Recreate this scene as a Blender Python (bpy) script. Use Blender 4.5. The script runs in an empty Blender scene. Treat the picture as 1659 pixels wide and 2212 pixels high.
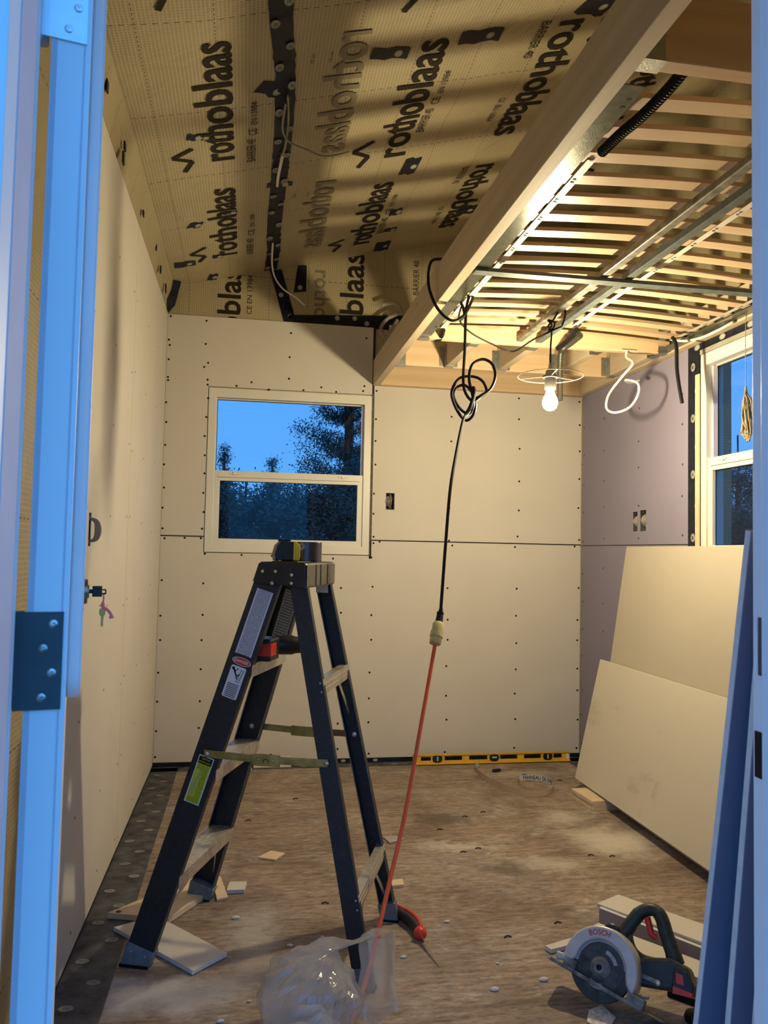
import bpy, bmesh, math, random
from mathutils import Vector, Matrix, noise
random.seed(7)
D = bpy.data; S = bpy.context.scene; COL = S.collection
PI = math.pi
def V(*a): return Vector(a)

# ------------------------------------------------------------------ camera
cd = D.cameras.new('camera'); cam = D.objects.new('camera', cd); COL.objects.link(cam)
cd.sensor_fit = 'HORIZONTAL'; cd.sensor_width = 36; cd.lens = 36*1725.5/1659
Rr = ((0.98531, -0.16955, 0.02040), (-0.02864, -0.04631, 0.99852), (0.16836, 0.98443, 0.05049))
cam.matrix_world = Matrix(((Rr[0][0], Rr[1][0], -Rr[2][0], 0.45945), (Rr[0][1], Rr[1][1], -Rr[2][1], -4.45021),
                           (Rr[0][2], Rr[1][2], -Rr[2][2], 1.16769), (0, 0, 0, 1)))
cd.clip_start = 0.02; cd.clip_end = 200
cd.dof.use_dof = True; cd.dof.focus_distance = 3.2; cd.dof.aperture_fstop = 17
S.camera = cam
# ------------------------------------------------------------------ sky, exposure
w = D.worlds.new('dusk_sky'); S.world = w; w.use_nodes = True
nt = w.node_tree; bg = nt.nodes['Background']
tc = nt.nodes.new('ShaderNodeTexCoord'); sep = nt.nodes.new('ShaderNodeSeparateXYZ'); cr = nt.nodes.new('ShaderNodeValToRGB')
nt.links.new(tc.outputs['Generated'], sep.inputs[0]); nt.links.new(sep.outputs['Z'], cr.inputs[0]); nt.links.new(cr.outputs[0], bg.inputs[0])
cr.color_ramp.elements[0].position = 0.0; cr.color_ramp.elements[0].color = (0.125, 0.44, 1.0, 1)
cr.color_ramp.elements[1].position = 0.6; cr.color_ramp.elements[1].color = (0.085, 0.37, 1.0, 1)
bg.inputs[1].default_value = 2.05
S.view_settings.view_transform = 'Standard'; S.view_settings.look = 'None'; S.view_settings.gamma = 1
S.view_settings.exposure = 0.0; S.view_settings.use_curve_mapping = False
LAMP_STRENGTH = 1560; LAMP_COL = (1.0, 0.82, 0.49, 1)

# ------------------------------------------------------------------ materials
MATS = {}
def nmat(name):
    m = D.materials.new(name); m.use_nodes = True; return m, m.node_tree, m.node_tree.nodes['Principled BSDF']
def N(t, typ, **k):
    n = t.nodes.new(typ)
    for a, b in k.items():
        if a in ('i',):
            for kk, vv in b.items(): n.inputs[kk].default_value = vv
        else: setattr(n, a, b)
    return n
def ramp(t, fac, stops):
    r = N(t, 'ShaderNodeValToRGB'); t.links.new(fac, r.inputs[0]); e = r.color_ramp.elements
    e[0].position, e[0].color = stops[0][0], stops[0][1]; e[1].position, e[1].color = stops[-1][0], stops[-1][1]
    for p, c in stops[1:-1]:
        x = e.new(p); x.color = c
    return r.outputs[0]
def c4(c): return (c[0], c[1], c[2], 1)
def mapped(t, scale=(1, 1, 1), rot=(0, 0, 0)):
    tcn = N(t, 'ShaderNodeTexCoord'); mp = N(t, 'ShaderNodeMapping'); mp.inputs['Scale'].default_value = scale; mp.inputs['Rotation'].default_value = rot
    t.links.new(tcn.outputs['Object'], mp.inputs[0]); return mp.outputs[0]
def simple(name, col, rough=0.6, metal=0.0, var=0.12, scale=12, bump=0.0, spec=0.5, emis=None, es=0, coat=0):
    if name in MATS: return MATS[name]
    m, t, b = nmat(name)
    nz = N(t, 'ShaderNodeTexNoise', i={'Scale': scale, 'Detail': 4}); t.links.new(mapped(t), nz.inputs['Vector'])
    lo = [max(0, x*(1-var)) for x in col]; hi = [min(1, x*(1+var)) for x in col]
    t.links.new(ramp(t, nz.outputs[0], [(0.3, c4(lo)), (0.7, c4(hi))]), b.inputs['Base Color'])
    b.inputs['Roughness'].default_value = rough; b.inputs['Metallic'].default_value = metal
    b.inputs['Specular IOR Level'].default_value = spec
    b.inputs['Coat Weight'].default_value = coat
    if bump:
        bp = N(t, 'ShaderNodeBump', i={'Strength': 0.4, 'Distance': bump}); nb = N(t, 'ShaderNodeTexNoise', i={'Scale': scale*8, 'Detail': 3})
        t.links.new(mapped(t), nb.inputs['Vector']); t.links.new(nb.outputs[0], bp.inputs['Height']); t.links.new(bp.outputs[0], b.inputs['Normal'])
    if emis:
        b.inputs['Emission Color'].default_value = c4(emis); b.inputs['Emission Strength'].default_value = es
    MATS[name] = m; return m
def wood(name, c1, c2, axis='x', rough=0.6, freq=26, knots=True):
    if name in MATS: return MATS[name]
    m, t, b = nmat(name)
    sc = {'x': (0.9, freq, freq), 'y': (freq, 0.9, freq), 'z': (freq, freq, 0.9)}[axis]
    v = mapped(t, sc)
    nz = N(t, 'ShaderNodeTexNoise', i={'Scale': 1.0, 'Detail': 6, 'Distortion': 0.6}); t.links.new(v, nz.inputs['Vector'])
    col = ramp(t, nz.outputs[0], [(0.28, c4(c1)), (0.5, c4([(a+q)/2 for a, q in zip(c1, c2)])), (0.72, c4(c2))])
    if knots:
        vo = N(t, 'ShaderNodeTexVoronoi', i={'Scale': 5.0}); s2 = {'x': (0.5, 1.6, 1.6), 'y': (1.6, 0.5, 1.6), 'z': (1.6, 1.6, 0.5)}[axis]
        t.links.new(mapped(t, s2), vo.inputs['Vector'])
        k = ramp(t, vo.outputs['Distance'], [(0.0, (1, 1, 1, 1)), (0.075, (0, 0, 0, 1))])
        mx = N(t, 'ShaderNodeMixRGB', i={'Color2': c4([x*0.45 for x in c1])}); t.links.new(k, mx.inputs[0]); t.links.new(col, mx.inputs[1]); col = mx.outputs[0]
    t.links.new(col, b.inputs['Base Color']); b.inputs['Roughness'].default_value = rough
    bp = N(t, 'ShaderNodeBump', i={'Strength': 0.25, 'Distance': 0.002}); t.links.new(nz.outputs[0], bp.inputs['Height']); t.links.new(bp.outputs[0], b.inputs['Normal'])
    MATS[name] = m; return m
def membrane(name, plane='xy'):
    if name in MATS: return MATS[name]
    m, t, b = nmat(name)
    tcn = N(t, 'ShaderNodeTexCoord'); sp = N(t, 'ShaderNodeSeparateXYZ'); t.links.new(tcn.outputs['Object'], sp.inputs[0])
    ax = {'xy': ('X', 'Y'), 'xz': ('X', 'Z'), 'yz': ('Y', 'Z')}[plane]
    def lines(out, pitch, width, soft=0.04):
        a = N(t, 'ShaderNodeMath', operation='MULTIPLY', i={1: 1/pitch}); t.links.new(out, a.inputs[0])
        f = N(t, 'ShaderNodeMath', operation='FRACT'); t.links.new(a.outputs[0], f.inputs[0])
        c = N(t, 'ShaderNodeMath', operation='SUBTRACT', i={1: 0.5}); t.links.new(f.outputs[0], c.inputs[0])
        d = N(t, 'ShaderNodeMath', operation='ABSOLUTE'); t.links.new(c.outputs[0], d.inputs[0])
        e = N(t, 'ShaderNodeMapRange', i={1: width, 2: width+soft, 3: 1.0, 4: 0.0}); t.links.new(d.outputs[0], e.inputs[0]); return e.outputs[0]
    g1 = lines(sp.outputs[ax[0]], 0.0115, 0.10, 0.13); g2 = lines(sp.outputs[ax[1]], 0.0115, 0.07, 0.10)
    mxg = N(t, 'ShaderNodeMath', operation='MAXIMUM'); t.links.new(g1, mxg.inputs[0]); t.links.new(g2, mxg.inputs[1])
    nz = N(t, 'ShaderNodeTexNoise', i={'Scale': 2.2, 'Detail': 3}); t.links.new(mapped(t), nz.inputs['Vector'])
    base = ramp(t, nz.outputs[0], [(0.3, (0.27, 0.228, 0.135, 1)), (0.7, (0.36, 0.305, 0.19, 1))])
    mx = N(t, 'ShaderNodeMixRGB', i={'Color2': (0.50, 0.435, 0.275, 1)}); ml = N(t, 'ShaderNodeMath', operation='MULTIPLY', i={1: 0.75})
    t.links.new(mxg.outputs[0], ml.inputs[0]); t.links.new(ml.outputs[0], mx.inputs[0]); t.links.new(base, mx.inputs[1]); col = mx.outputs[0]
    # thin dashed print lines every 20 cm
    dl = lines(sp.outputs[ax[0]], 0.218, 0.004, 0.003); ds = lines(sp.outputs[ax[1]], 0.02, 0.26, 0.04)
    dl2 = lines(sp.outputs[ax[1]], 0.49, 0.0022, 0.002); ds2 = lines(sp.outputs[ax[0]], 0.03, 0.26, 0.04)
    p1 = N(t, 'ShaderNodeMath', operation='MULTIPLY'); t.links.new(dl, p1.inputs[0]); t.links.new(ds, p1.inputs[1])
    p2 = N(t, 'ShaderNodeMath', operation='MULTIPLY'); t.links.new(dl2, p2.inputs[0]); t.links.new(ds2, p2.inputs[1])
    pm = N(t, 'ShaderNodeMath', operation='MAXIMUM'); t.links.new(p1.outputs[0], pm.inputs[0]); t.links.new(p2.outputs[0], pm.inputs[1])
    m2 = N(t, 'ShaderNodeMixRGB', i={'Color2': (0.07, 0.05, 0.03, 1)}); t.links.new(pm.outputs[0], m2.inputs[0]); t.links.new(col, m2.inputs[1])
    t.links.new(m2.outputs[0], b.inputs['Base Color']); b.inputs['Roughness'].default_value = 0.42; b.inputs['Specular IOR Level'].default_value = 0.45
    nb = N(t, 'ShaderNodeTexNoise', i={'Scale': 7, 'Detail': 3, 'Distortion': 0.8}); t.links.new(mapped(t), nb.inputs['Vector'])
    bp = N(t, 'ShaderNodeBump', i={'Strength': 0.5, 'Distance': 0.02}); t.links.new(nb.outputs[0], bp.inputs['Height'])
    bp2 = N(t, 'ShaderNodeBump', i={'Strength': 0.35, 'Distance': 0.001}); t.links.new(mxg.outputs[0], bp2.inputs['Height']); t.links.new(bp.outputs[0], bp2.inputs['Normal'])
    t.links.new(bp2.outputs[0], b.inputs['Normal'])
    MATS[name] = m; return m
def glassmat():
    m, t, b = nmat('window_glass'); t.nodes.remove(b); out = t.nodes['Material Output']
    tr = N(t, 'ShaderNodeBsdfTransparent', i={'Color': (0.665, 0.69, 0.71, 1)}); gl = N(t, 'ShaderNodeBsdfGlossy', i={'Roughness': 0.0, 'Color': (1, 1, 1, 1)})
    fr = N(t, 'ShaderNodeLayerWeight', i={'Blend': .5}); pw = N(t, 'ShaderNodeMath', operation='POWER', i={1: 5.0}); t.links.new(fr.outputs['Facing'], pw.inputs[0]); ad = N(t, 'ShaderNodeMath', operation='MULTIPLY_ADD', i={1: .90, 2: .012}); mx = N(t, 'ShaderNodeMixShader')
    t.links.new(pw.outputs[0], ad.inputs[0]); t.links.new(ad.outputs[0], mx.inputs[0]); t.links.new(tr.outputs[0], mx.inputs[1]); t.links.new(gl.outputs[0], mx.inputs[2])
    t.links.new(mx.outputs[0], out.inputs[0]); return m
def floormat():
    m, t, b = nmat('plywood_floor')
    v = mapped(t, (2.2, 30, 30)); nz = N(t, 'ShaderNodeTexNoise', i={'Scale': 1.3, 'Detail': 8, 'Roughness': 0.65, 'Distortion': 0.9}); t.links.new(v, nz.inputs['Vector'])
    col = ramp(t, nz.outputs[0], [(0.25, (0.15, 0.108, 0.080, 1)), (0.5, (0.29, 0.220, 0.168, 1)), (0.75, (0.38, 0.305, 0.245, 1))])
    # worn dusty areas
    nd = N(t, 'ShaderNodeTexNoise', i={'Scale': 2.6, 'Detail': 9, 'Roughness': 0.72, 'Distortion': 1.2}); t.links.new(mapped(t, (1, 1.6, 1)), nd.inputs['Vector'])
    mk = ramp(t, nd.outputs[0], [(0.50, (0, 0, 0, 1)), (0.72, (0.85, 0.85, 0.85, 1))])
    mx = N(t, 'ShaderNodeMixRGB', i={'Color2': (0.40, 0.365, 0.33, 1)}); t.links.new(mk, mx.inputs[0]); t.links.new(col, mx.inputs[1]); col = mx.outputs[0]
    ns = N(t, 'ShaderNodeTexNoise', i={'Scale': 9, 'Detail': 8, 'Roughness': 0.8}); t.links.new(mapped(t, (1, 2.2, 1)), ns.inputs['Vector'])
    mk2 = ramp(t, ns.outputs[0], [(0.57, (0, 0, 0, 1)), (0.66, (1, 1, 1, 1))])
    mx = N(t, 'ShaderNodeMixRGB', i={'Color2': (0.62, 0.58, 0.54, 1)}); f = N(t, 'ShaderNodeMath', operation='MULTIPLY', i={1: 0.55})
    t.links.new(mk2, f.inputs[0]); t.links.new(f.outputs[0], mx.inputs[0]); t.links.new(col, mx.inputs[1]); col = mx.outputs[0]
    nf = N(t, 'ShaderNodeTexNoise', i={'Scale': 42, 'Detail': 5, 'Roughness': 0.75}); t.links.new(mapped(t, (.5, 1.5, 1)), nf.inputs['Vector'])
    mf = ramp(t, nf.outputs[0], [(0.36, (.55, .55, .55, 1)), (0.52, (1, 1, 1, 1)), (0.70, (1.35, 1.35, 1.35, 1))])
    mx = N(t, 'ShaderNodeMixRGB', blend_type='MULTIPLY', i={0: 1.0}); t.links.new(col, mx.inputs[1]); t.links.new(mf, mx.inputs[2]); col = mx.outputs[0]
    nv_ = N(t, 'ShaderNodeTexNoise', i={'Scale': 3.7, 'Detail': 5, 'Distortion': .5}); t.links.new(mapped(t), nv_.inputs['Vector'])
    mf = ramp(t, nv_.outputs[0], [(0.34, (.72, .70, .70, 1)), (0.6, (1.05, 1.05, 1.05, 1))])
    mx = N(t, 'ShaderNodeMixRGB', blend_type='MULTIPLY', i={0: 1.0}); t.links.new(col, mx.inputs[1]); t.links.new(mf, mx.inputs[2]); col = mx.outputs[0]
    tcn = N(t, 'ShaderNodeTexCoord')
    wn = N(t, 'ShaderNodeTexNoise', i={'Scale': 7, 'Detail': 8, 'Roughness': .7}); t.links.new(tcn.outputs['Object'], wn.inputs['Vector'])
    off = N(t, 'ShaderNodeMixRGB', blend_type='LINEAR_LIGHT', i={0: 0.17}); t.links.new(tcn.outputs['Object'], off.inputs[1]); t.links.new(wn.outputs['Color'], off.inputs[2])
    def spot(x, y, rx, ry, c, amt, col):
        mp = N(t, 'ShaderNodeMapping', vector_type='TEXTURE'); mp.inputs['Location'].default_value = (x, y, 0); mp.inputs['Scale'].default_value = (rx, ry, 50)
        t.links.new(off.outputs[0], mp.inputs[0]); ln = N(t, 'ShaderNodeVectorMath', operation='LENGTH'); t.links.new(mp.outputs[0], ln.inputs[0])
        r = N(t, 'ShaderNodeMapRange', i={1: 0.15, 2: 1.15, 3: amt, 4: 0.0}); r.interpolation_type = 'SMOOTHSTEP'; t.links.new(ln.outputs['Value'], r.inputs[0])
        q = N(t, 'ShaderNodeMixRGB', i={'Color2': c4(c)}); t.links.new(r.outputs[0], q.inputs[0]); t.links.new(col, q.inputs[1]); return q.outputs[0]
    for a in [(1.36, -0.98, .17, .09, (.09, .07, .05), .75), (1.48, -1.53, .15, .07, (.10, .08, .06), .7), (2.0, -1.32, .24, .22, (.62, .57, .49), .8),
              (1.62, -1.5, .15, .1, (.6, .56, .5), .5), (1.33, -1.28, .2, .06, (.62, .58, .53), .55), (0.25, -2.25, .27, .12, (.50, .50, .52), .85),
              (0.52, -1.95, .10, .3, (.55, .53, .5), .45), (1.9, -1.0, .15, .12, (.6, .55, .48), .6), (1.3, -0.55, .45, .05, (.33, .31, .29), .45),
              (0.62, -2.2, .5, .12, (.52, .50, .47), .35), (1.95, -.3, .3, .08, (.55, .5, .43), .5)]:
        col = spot(a[0], a[1], a[2], a[3], a[4], a[5], col)
    t.links.new(col, b.inputs['Base Color']); b.inputs['Roughness'].default_value = 0.62; b.inputs['Specular IOR Level'].default_value = 0.3
    bp = N(t, 'ShaderNodeBump', i={'Strength': 0.35, 'Distance': 0.002}); t.links.new(nz.outputs[0], bp.inputs['Height']); t.links.new(bp.outputs[0], b.inputs['Normal'])
    return m
def lines_label(name, bgc, ink, freq, axis='z', thr=0.45, scale=60):
    m, t, b = nmat(name)
    tcn = N(t, 'ShaderNodeTexCoord'); sp = N(t, 'ShaderNodeSeparateXYZ'); t.links.new(tcn.outputs['UV'], sp.inputs[0])
    a = N(t, 'ShaderNodeMath', operation='MULTIPLY', i={1: freq}); t.links.new(sp.outputs['Y'], a.inputs[0])
    f = N(t, 'ShaderNodeMath', operation='FRACT'); t.links.new(a.outputs[0], f.inputs[0]); fl = N(t, 'ShaderNodeMath', operation='FLOOR'); t.links.new(a.outputs[0], fl.inputs[0])
    g = N(t, 'ShaderNodeMath', operation='LESS_THAN', i={1: 0.55}); t.links.new(f.outputs[0], g.inputs[0])
    cb = N(t, 'ShaderNodeCombineXYZ'); mu = N(t, 'ShaderNodeMath', operation='MULTIPLY', i={1: 22.0}); t.links.new(sp.outputs['X'], mu.inputs[0]); t.links.new(mu.outputs[0], cb.inputs[0]); t.links.new(fl.outputs[0], cb.inputs[1])
    wn = N(t, 'ShaderNodeTexNoise', i={'Scale': 1.0, 'Detail': 1}); t.links.new(cb.outputs[0], wn.inputs['Vector'])
    h = N(t, 'ShaderNodeMath', operation='GREATER_THAN', i={1: thr}); t.links.new(wn.outputs[0], h.inputs[0])
    mg = N(t, 'ShaderNodeMath', operation='GREATER_THAN', i={1: 0.08}); t.links.new(sp.outputs['X'], mg.inputs[0]); ml = N(t, 'ShaderNodeMath', operation='LESS_THAN', i={1: 0.92}); t.links.new(sp.outputs['X'], ml.inputs[0])
    cur = g.outputs[0]
    for o in (h, mg, ml):
        q = N(t, 'ShaderNodeMath', operation='MULTIPLY'); t.links.new(cur, q.inputs[0]); t.links.new(o.outputs[0], q.inputs[1]); cur = q.outputs[0]
    mx = N(t, 'ShaderNodeMixRGB', i={'Color1': c4(bgc), 'Color2': c4(ink)}); t.links.new(cur, mx.inputs[0]); t.links.new(mx.outputs[0], b.inputs['Base Color'])
    b.inputs['Roughness'].default_value = 0.4; return m

M_dry = simple('drywall_paper', (.60, .565, .51), .78, var=.03, scale=3, bump=.0004)
M_dryend = simple('drywall_gypsum_edge', (.66, .66, .64), .9, var=.08, scale=60, bump=.001)
M_purple = simple('purple_drywall', (.245, .225, .315), .78, var=.03, scale=3, bump=.0004)
M_grey = simple('grey_drywall_back', (.36, .33, .33), .85, var=.08, scale=20)
M_smudge = None
def smudged():
    m, t, b = nmat('smudged_drywall_paper')
    nz = N(t, 'ShaderNodeTexNoise', i={'Scale': 3.2, 'Detail': 6, 'Roughness': .6, 'Distortion': .6}); t.links.new(mapped(t, (1, 1, 1.4)), nz.inputs['Vector'])
    t.links.new(ramp(t, nz.outputs[0], [(0.3, (.64, .585, .48, 1)), (0.60, (.63, .575, .47, 1)), (0.74, (.48, .43, .35, 1))]), b.inputs['Base Color'])
    b.inputs['Roughness'].default_value = .8; return m
M_smudge = smudged()
M_memXY = membrane('vapour_membrane_roof', 'xy'); M_memXZ = membrane('vapour_membrane_back', 'xz'); M_memYZ = membrane('vapour_membrane_side', 'yz')
M_ink = simple('brown_black_print', (.022, .016, .010), .75, var=.1, spec=.2)
M_inkfaint = simple('faded_grey_print', (.19, .16, .10), .5, var=.1)
M_tape = simple('black_sealing_tape', (.010, .012, .022), .42, spec=.2, var=.5, scale=30, bump=.003)
M_tapedust = simple('dusty_black_tape', (.062, .062, .068), .6, var=.75, scale=16, bump=.002)
M_mark = simple('pale_tape_print', (.36, .36, .32), .5, var=.1)
M_markdim = simple('dim_tape_print', (.30, .30, .28), .6, var=.3)
M_stud = wood('spruce_lumber', (.45, .36, .24), (.58, .48, .34), 'y')
M_studx = wood('spruce_joist_lumber', (.58, .40, .23), (.74, .55, .35), 'x')
M_slat = wood('birch_slat', (.60, .42, .25), (.74, .54, .34), 'x', .38, 18, False)
M_reddish = wood('planed_fir', (.52, .33, .19), (.64, .43, .26), 'x', .6)
M_ply = wood('plywood_offcut_face', (.60, .46, .30), (.74, .60, .42), 'x', .7, 20, False)
M_steel = simple('zinc_steel', (.52, .53, .50), .32, 1.0, var=.18, scale=40, bump=.0015)
M_angle = simple('bed_rail_steel', (.13, .135, .10), .20, .7, var=.3, scale=40, bump=.0006)
M_bar = simple('grey_painted_steel', (.11, .13, .125), .55, .2, var=.25, scale=30)
M_hook = simple('hinge_dark_steel', (.055, .075, .085), .45, .2, var=.12, scale=20)
M_galv = simple('hinge_bright_steel', (.75, .82, .85), .35, .6, var=.05, scale=20)
M_white = simple('white_vinyl', (.68, .665, .60), .38, var=.03, scale=6)
M_doorw = simple('white_door_paint', (.83, .84, .85), .42, var=.03, scale=4)
M_weather = simple('grey_weatherstrip', (.60, .56, .62), .7, var=.05)
M_black = simple('black_rubber', (.008, .008, .009), .5, spec=.2, var=.3, scale=40)
M_dark = simple('dark_recess', (.02, .018, .016), .8, var=.3)
M_shim = simple('dark_foam_gap', (.10, .095, .08), .9, var=.4, scale=60)
M_rail = simple('navy_black_fibreglass', (.011, .015, .022), .45, var=.35, scale=90, bump=.0008)
M_railedge = simple('worn_fibreglass_edge', (.15, .135, .11), .6, var=.4, scale=50)
M_cap = simple('black_moulded_plastic', (.009, .009, .010), .42, var=.3, scale=60, bump=.0006)
M_alu = simple('mill_aluminium', (.60, .57, .50), .36, .75, var=.2, scale=70, bump=.001)
M_brass = simple('yellow_zinc_plate', (.36, .32, .12), .38, .75, var=.3, scale=30)
M_foot = simple('blue_grey_rubber_foot', (.13, .17, .20), .6, var=.25, scale=50)
M_yellow = simple('level_yellow', (.72, .42, .03), .38, var=.1, scale=20)
M_tyellow = simple('bright_yellow_plastic', (.85, .58, .02), .35, var=.05)
M_red = simple('red_plastic', (.62, .035, .02), .38, var=.15, scale=30)
M_orange = simple('orange_cord_jacket', (.72, .12, .045), .5, var=.1, scale=30)
M_conn = simple('pale_yellow_connector', (.55, .48, .20), .5, var=.15, scale=60)
M_whitecab = simple('white_cable_jacket', (.74, .70, .62), .45, var=.05)
M_greycab = simple('grey_cable_jacket', (.26, .24, .21), .5, var=.15)
M_silver = simple('silver_guard_paint', (.50, .50, .50), .38, .35, var=.1, scale=20, bump=.0006)
M_bosch = simple('dark_green_black_plastic', (.018, .028, .026), .45, var=.4, scale=40)
M_dusty = simple('dusty_cast_metal', (.20, .20, .20), .55, .3, var=.6, scale=40, bump=.001)
M_pink = simple('pink_ribbon', (.70, .22, .30), .7, var=.2, scale=60)
M_brassk = simple('brass_key_metal', (.55, .38, .12), .35, .9, var=.15)
M_paper = simple('white_label_paper', (.70, .74, .80), .6, var=.03)
M_kraft = simple('brown_paper', (.45, .34, .23), .8, var=.1)
M_leaf = simple('dusk_foliage', (.045, .080, .070), .7, var=.6, scale=1.5)
M_leaf2 = simple('autumn_foliage', (.12, .070, .055), .7, var=.6, scale=1.5)
M_bark = simple('dark_bark', (.03, .025, .02), .9, var=.4)
M_ground = simple('dark_grass', (.04, .05, .03), .95, var=.4, scale=3)
M_glass = glassmat()
M_floor = floormat()

# ------------------------------------------------------------------ mesh helpers
class MB:
    def __init__(s): s.v = []; s.f = []; s.uv = {}
    def add(s, vs, fs):
        n = len(s.v); s.v += [Vector(q) for q in vs]; s.f += [tuple(i+n for i in f) for f in fs]; return s
    def box(s, lo, hi):
        x0, y0, z0 = lo; x1, y1, z1 = hi
        return s.add([(x0,y0,z0),(x1,y0,z0),(x1,y1,z0),(x0,y1,z0),(x0,y0,z1),(x1,y0,z1),(x1,y1,z1),(x0,y1,z1)],
                     [(0,3,2,1),(4,5,6,7),(0,1,5,4),(1,2,6,5),(2,3,7,6),(3,0,4,7)])
    def fbox(s, F, lo, hi):                 # box in a frame F = (origin, ux, uy, uz)
        o, a, b, c = F; n = len(s.v); t = MB().box(lo, hi)
        s.add([o + a*q.x + b*q.y + c*q.z for q in t.v], t.f); return s
    def bar(s, p0, p1, wd, th, up=(0, 0, 1), ext=0):
        p0, p1 = Vector(p0), Vector(p1); d = (p1-p0).normalized(); p0 = p0 - d*ext; p1 = p1 + d*ext
        a = d.cross(Vector(up)).normalized(); b = a.cross(d).normalized()
        vs = []
        for p in (p0, p1):
            for sx, sy in ((-1,-1),(1,-1),(1,1),(-1,1)): vs.append(p + a*wd/2*sx + b*th/2*sy)
        return s.add(vs, [(0,1,2,3),(7,6,5,4),(0,4,5,1),(1,5,6,2),(2,6,7,3),(3,7,4,0)])
    def prism(s, F, pts, d0, d1):           # polygon in (ux, uy), extruded along uz
        o, a, b, c = F; n = len(pts)
        vs = [o + a*x + b*y + c*d0 for x, y in pts] + [o + a*x + b*y + c*d1 for x, y in pts]
        return s.add(vs, [tuple(range(n))[::-1], tuple(range(n, 2*n))] + [(i, (i+1) % n, n+(i+1) % n, n+i) for i in range(n)])
    def cyl(s, p0, p1, r0, r1=None, n=16, caps=True):
        r1 = r0 if r1 is None else r1; p0, p1 = Vector(p0), Vector(p1); d = (p1-p0).normalized()
        a = d.orthogonal().normalized(); b = d.cross(a)
        vs = [p + (a*math.cos(2*PI*i/n) + b*math.sin(2*PI*i/n))*r for p, r in ((p0, r0), (p1, r1)) for i in range(n)]
        fs = [(i, (i+1) % n, n+(i+1) % n, n+i) for i in range(n)]
        if caps: fs += [tuple(range(n))[::-1], tuple(range(n, 2*n))]
        return s.add(vs, fs)
    def lathe(s, o, prof, n=20, ax=(0, 0, 1)):   # prof list of (r, h)
        o = Vector(o); d = Vector(ax).normalized(); a = d.orthogonal().normalized(); b = d.cross(a); vs = []; m = len(prof)
        for r, h in prof:
            for i in range(n): vs.append(o + d*h + (a*math.cos(2*PI*i/n) + b*math.sin(2*PI*i/n))*max(r, 1e-5))
        fs = [(j*n+i, j*n+(i+1) % n, (j+1)*n+(i+1) % n, (j+1)*n+i) for j in range(m-1) for i in range(n)]
        fs += [tuple(range(n))[::-1], tuple(range((m-1)*n, m*n))]
        return s.add(vs, fs)
    def tube(s, pts, r, n=8, smooth=True, closed=False, sub=6):
        pts = [Vector(p) for p in pts]
        if smooth and len(pts) > 2: pts = catmull(pts, sub, closed)
        m = len(pts); vs = []; prev = None
        for i, p in enumerate(pts):
            if closed: d = (pts[(i+1) % m] - pts[i-1])
            else: d = pts[min(i+1, m-1)] - pts[max(i-1, 0)]
            d = d.normalized() if d.length > 1e-9 else V(0, 0, 1)
            if prev is None: a = d.orthogonal().normalized()
            else:
                a = prev - d*prev.dot(d); a = a.normalized() if a.length > 1e-6 else d.orthogonal().normalized()
            prev = a; b = d.cross(a); rr = r[min(int(i*len(r)/m), len(r)-1)] if isinstance(r, (list, tuple)) else r
            for k in range(n): vs.append(p + (a*math.cos(2*PI*k/n) + b*math.sin(2*PI*k/n))*rr)
        fs = [(j*n+i, j*n+(i+1) % n, ((j+1) % m)*n+(i+1) % n, ((j+1) % m)*n+i) for j in range(m if closed else m-1) for i in range(n)]
        if not closed: fs += [tuple(range(n))[::-1], tuple(range((m-1)*n, m*n))]
        return s.add(vs, fs)
    def ball(s, c, r, n=12, m=8, sc=(1, 1, 1)):
        c = Vector(c); vs = [c + V(0, 0, -r*sc[2])]
        for j in range(1, m):
            ph = -PI/2 + PI*j/m
            for i in range(n): vs.append(c + V(math.cos(ph)*math.cos(2*PI*i/n)*r*sc[0], math.cos(ph)*math.sin(2*PI*i/n)*r*sc[1], math.sin(ph)*r*sc[2]))
        vs.append(c + V(0, 0, r*sc[2])); fs = [(0, 1+(i+1) % n, 1+i) for i in range(n)]
        for j in range(m-2): fs += [(1+j*n+i, 1+j*n+(i+1) % n, 1+(j+1)*n+(i+1) % n, 1+(j+1)*n+i) for i in range(n)]
        t = 1+(m-1)*n; fs += [(t, 1+(m-2)*n+i, 1+(m-2)*n+(i+1) % n) for i in range(n)]
        return s.add(vs, fs)
def catmull(p, sub, closed=False):
    n = len(p); out = []
    rng = n if closed else n-1
    for i in range(rng):
        p0 = p[(i-1) % n] if closed or i > 0 else p[0]; p1 = p[i]; p2 = p[(i+1) % n]; p3 = p[(i+2) % n] if closed or i+2 < n else p[-1]
        for k in range(sub):
            t = k/sub
            out.append(0.5*((2*p1) + (p2-p0)*t + (2*p0-5*p1+4*p2-p3)*t*t + (3*p1-p0-3*p2+p3)*t*t*t))
    if not closed: out.append(p[-1])
    return out
def root_loc(o):
    l = V(0, 0, 0)
    while o is not None: l = l + o.location; o = o.parent
    return l
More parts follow.
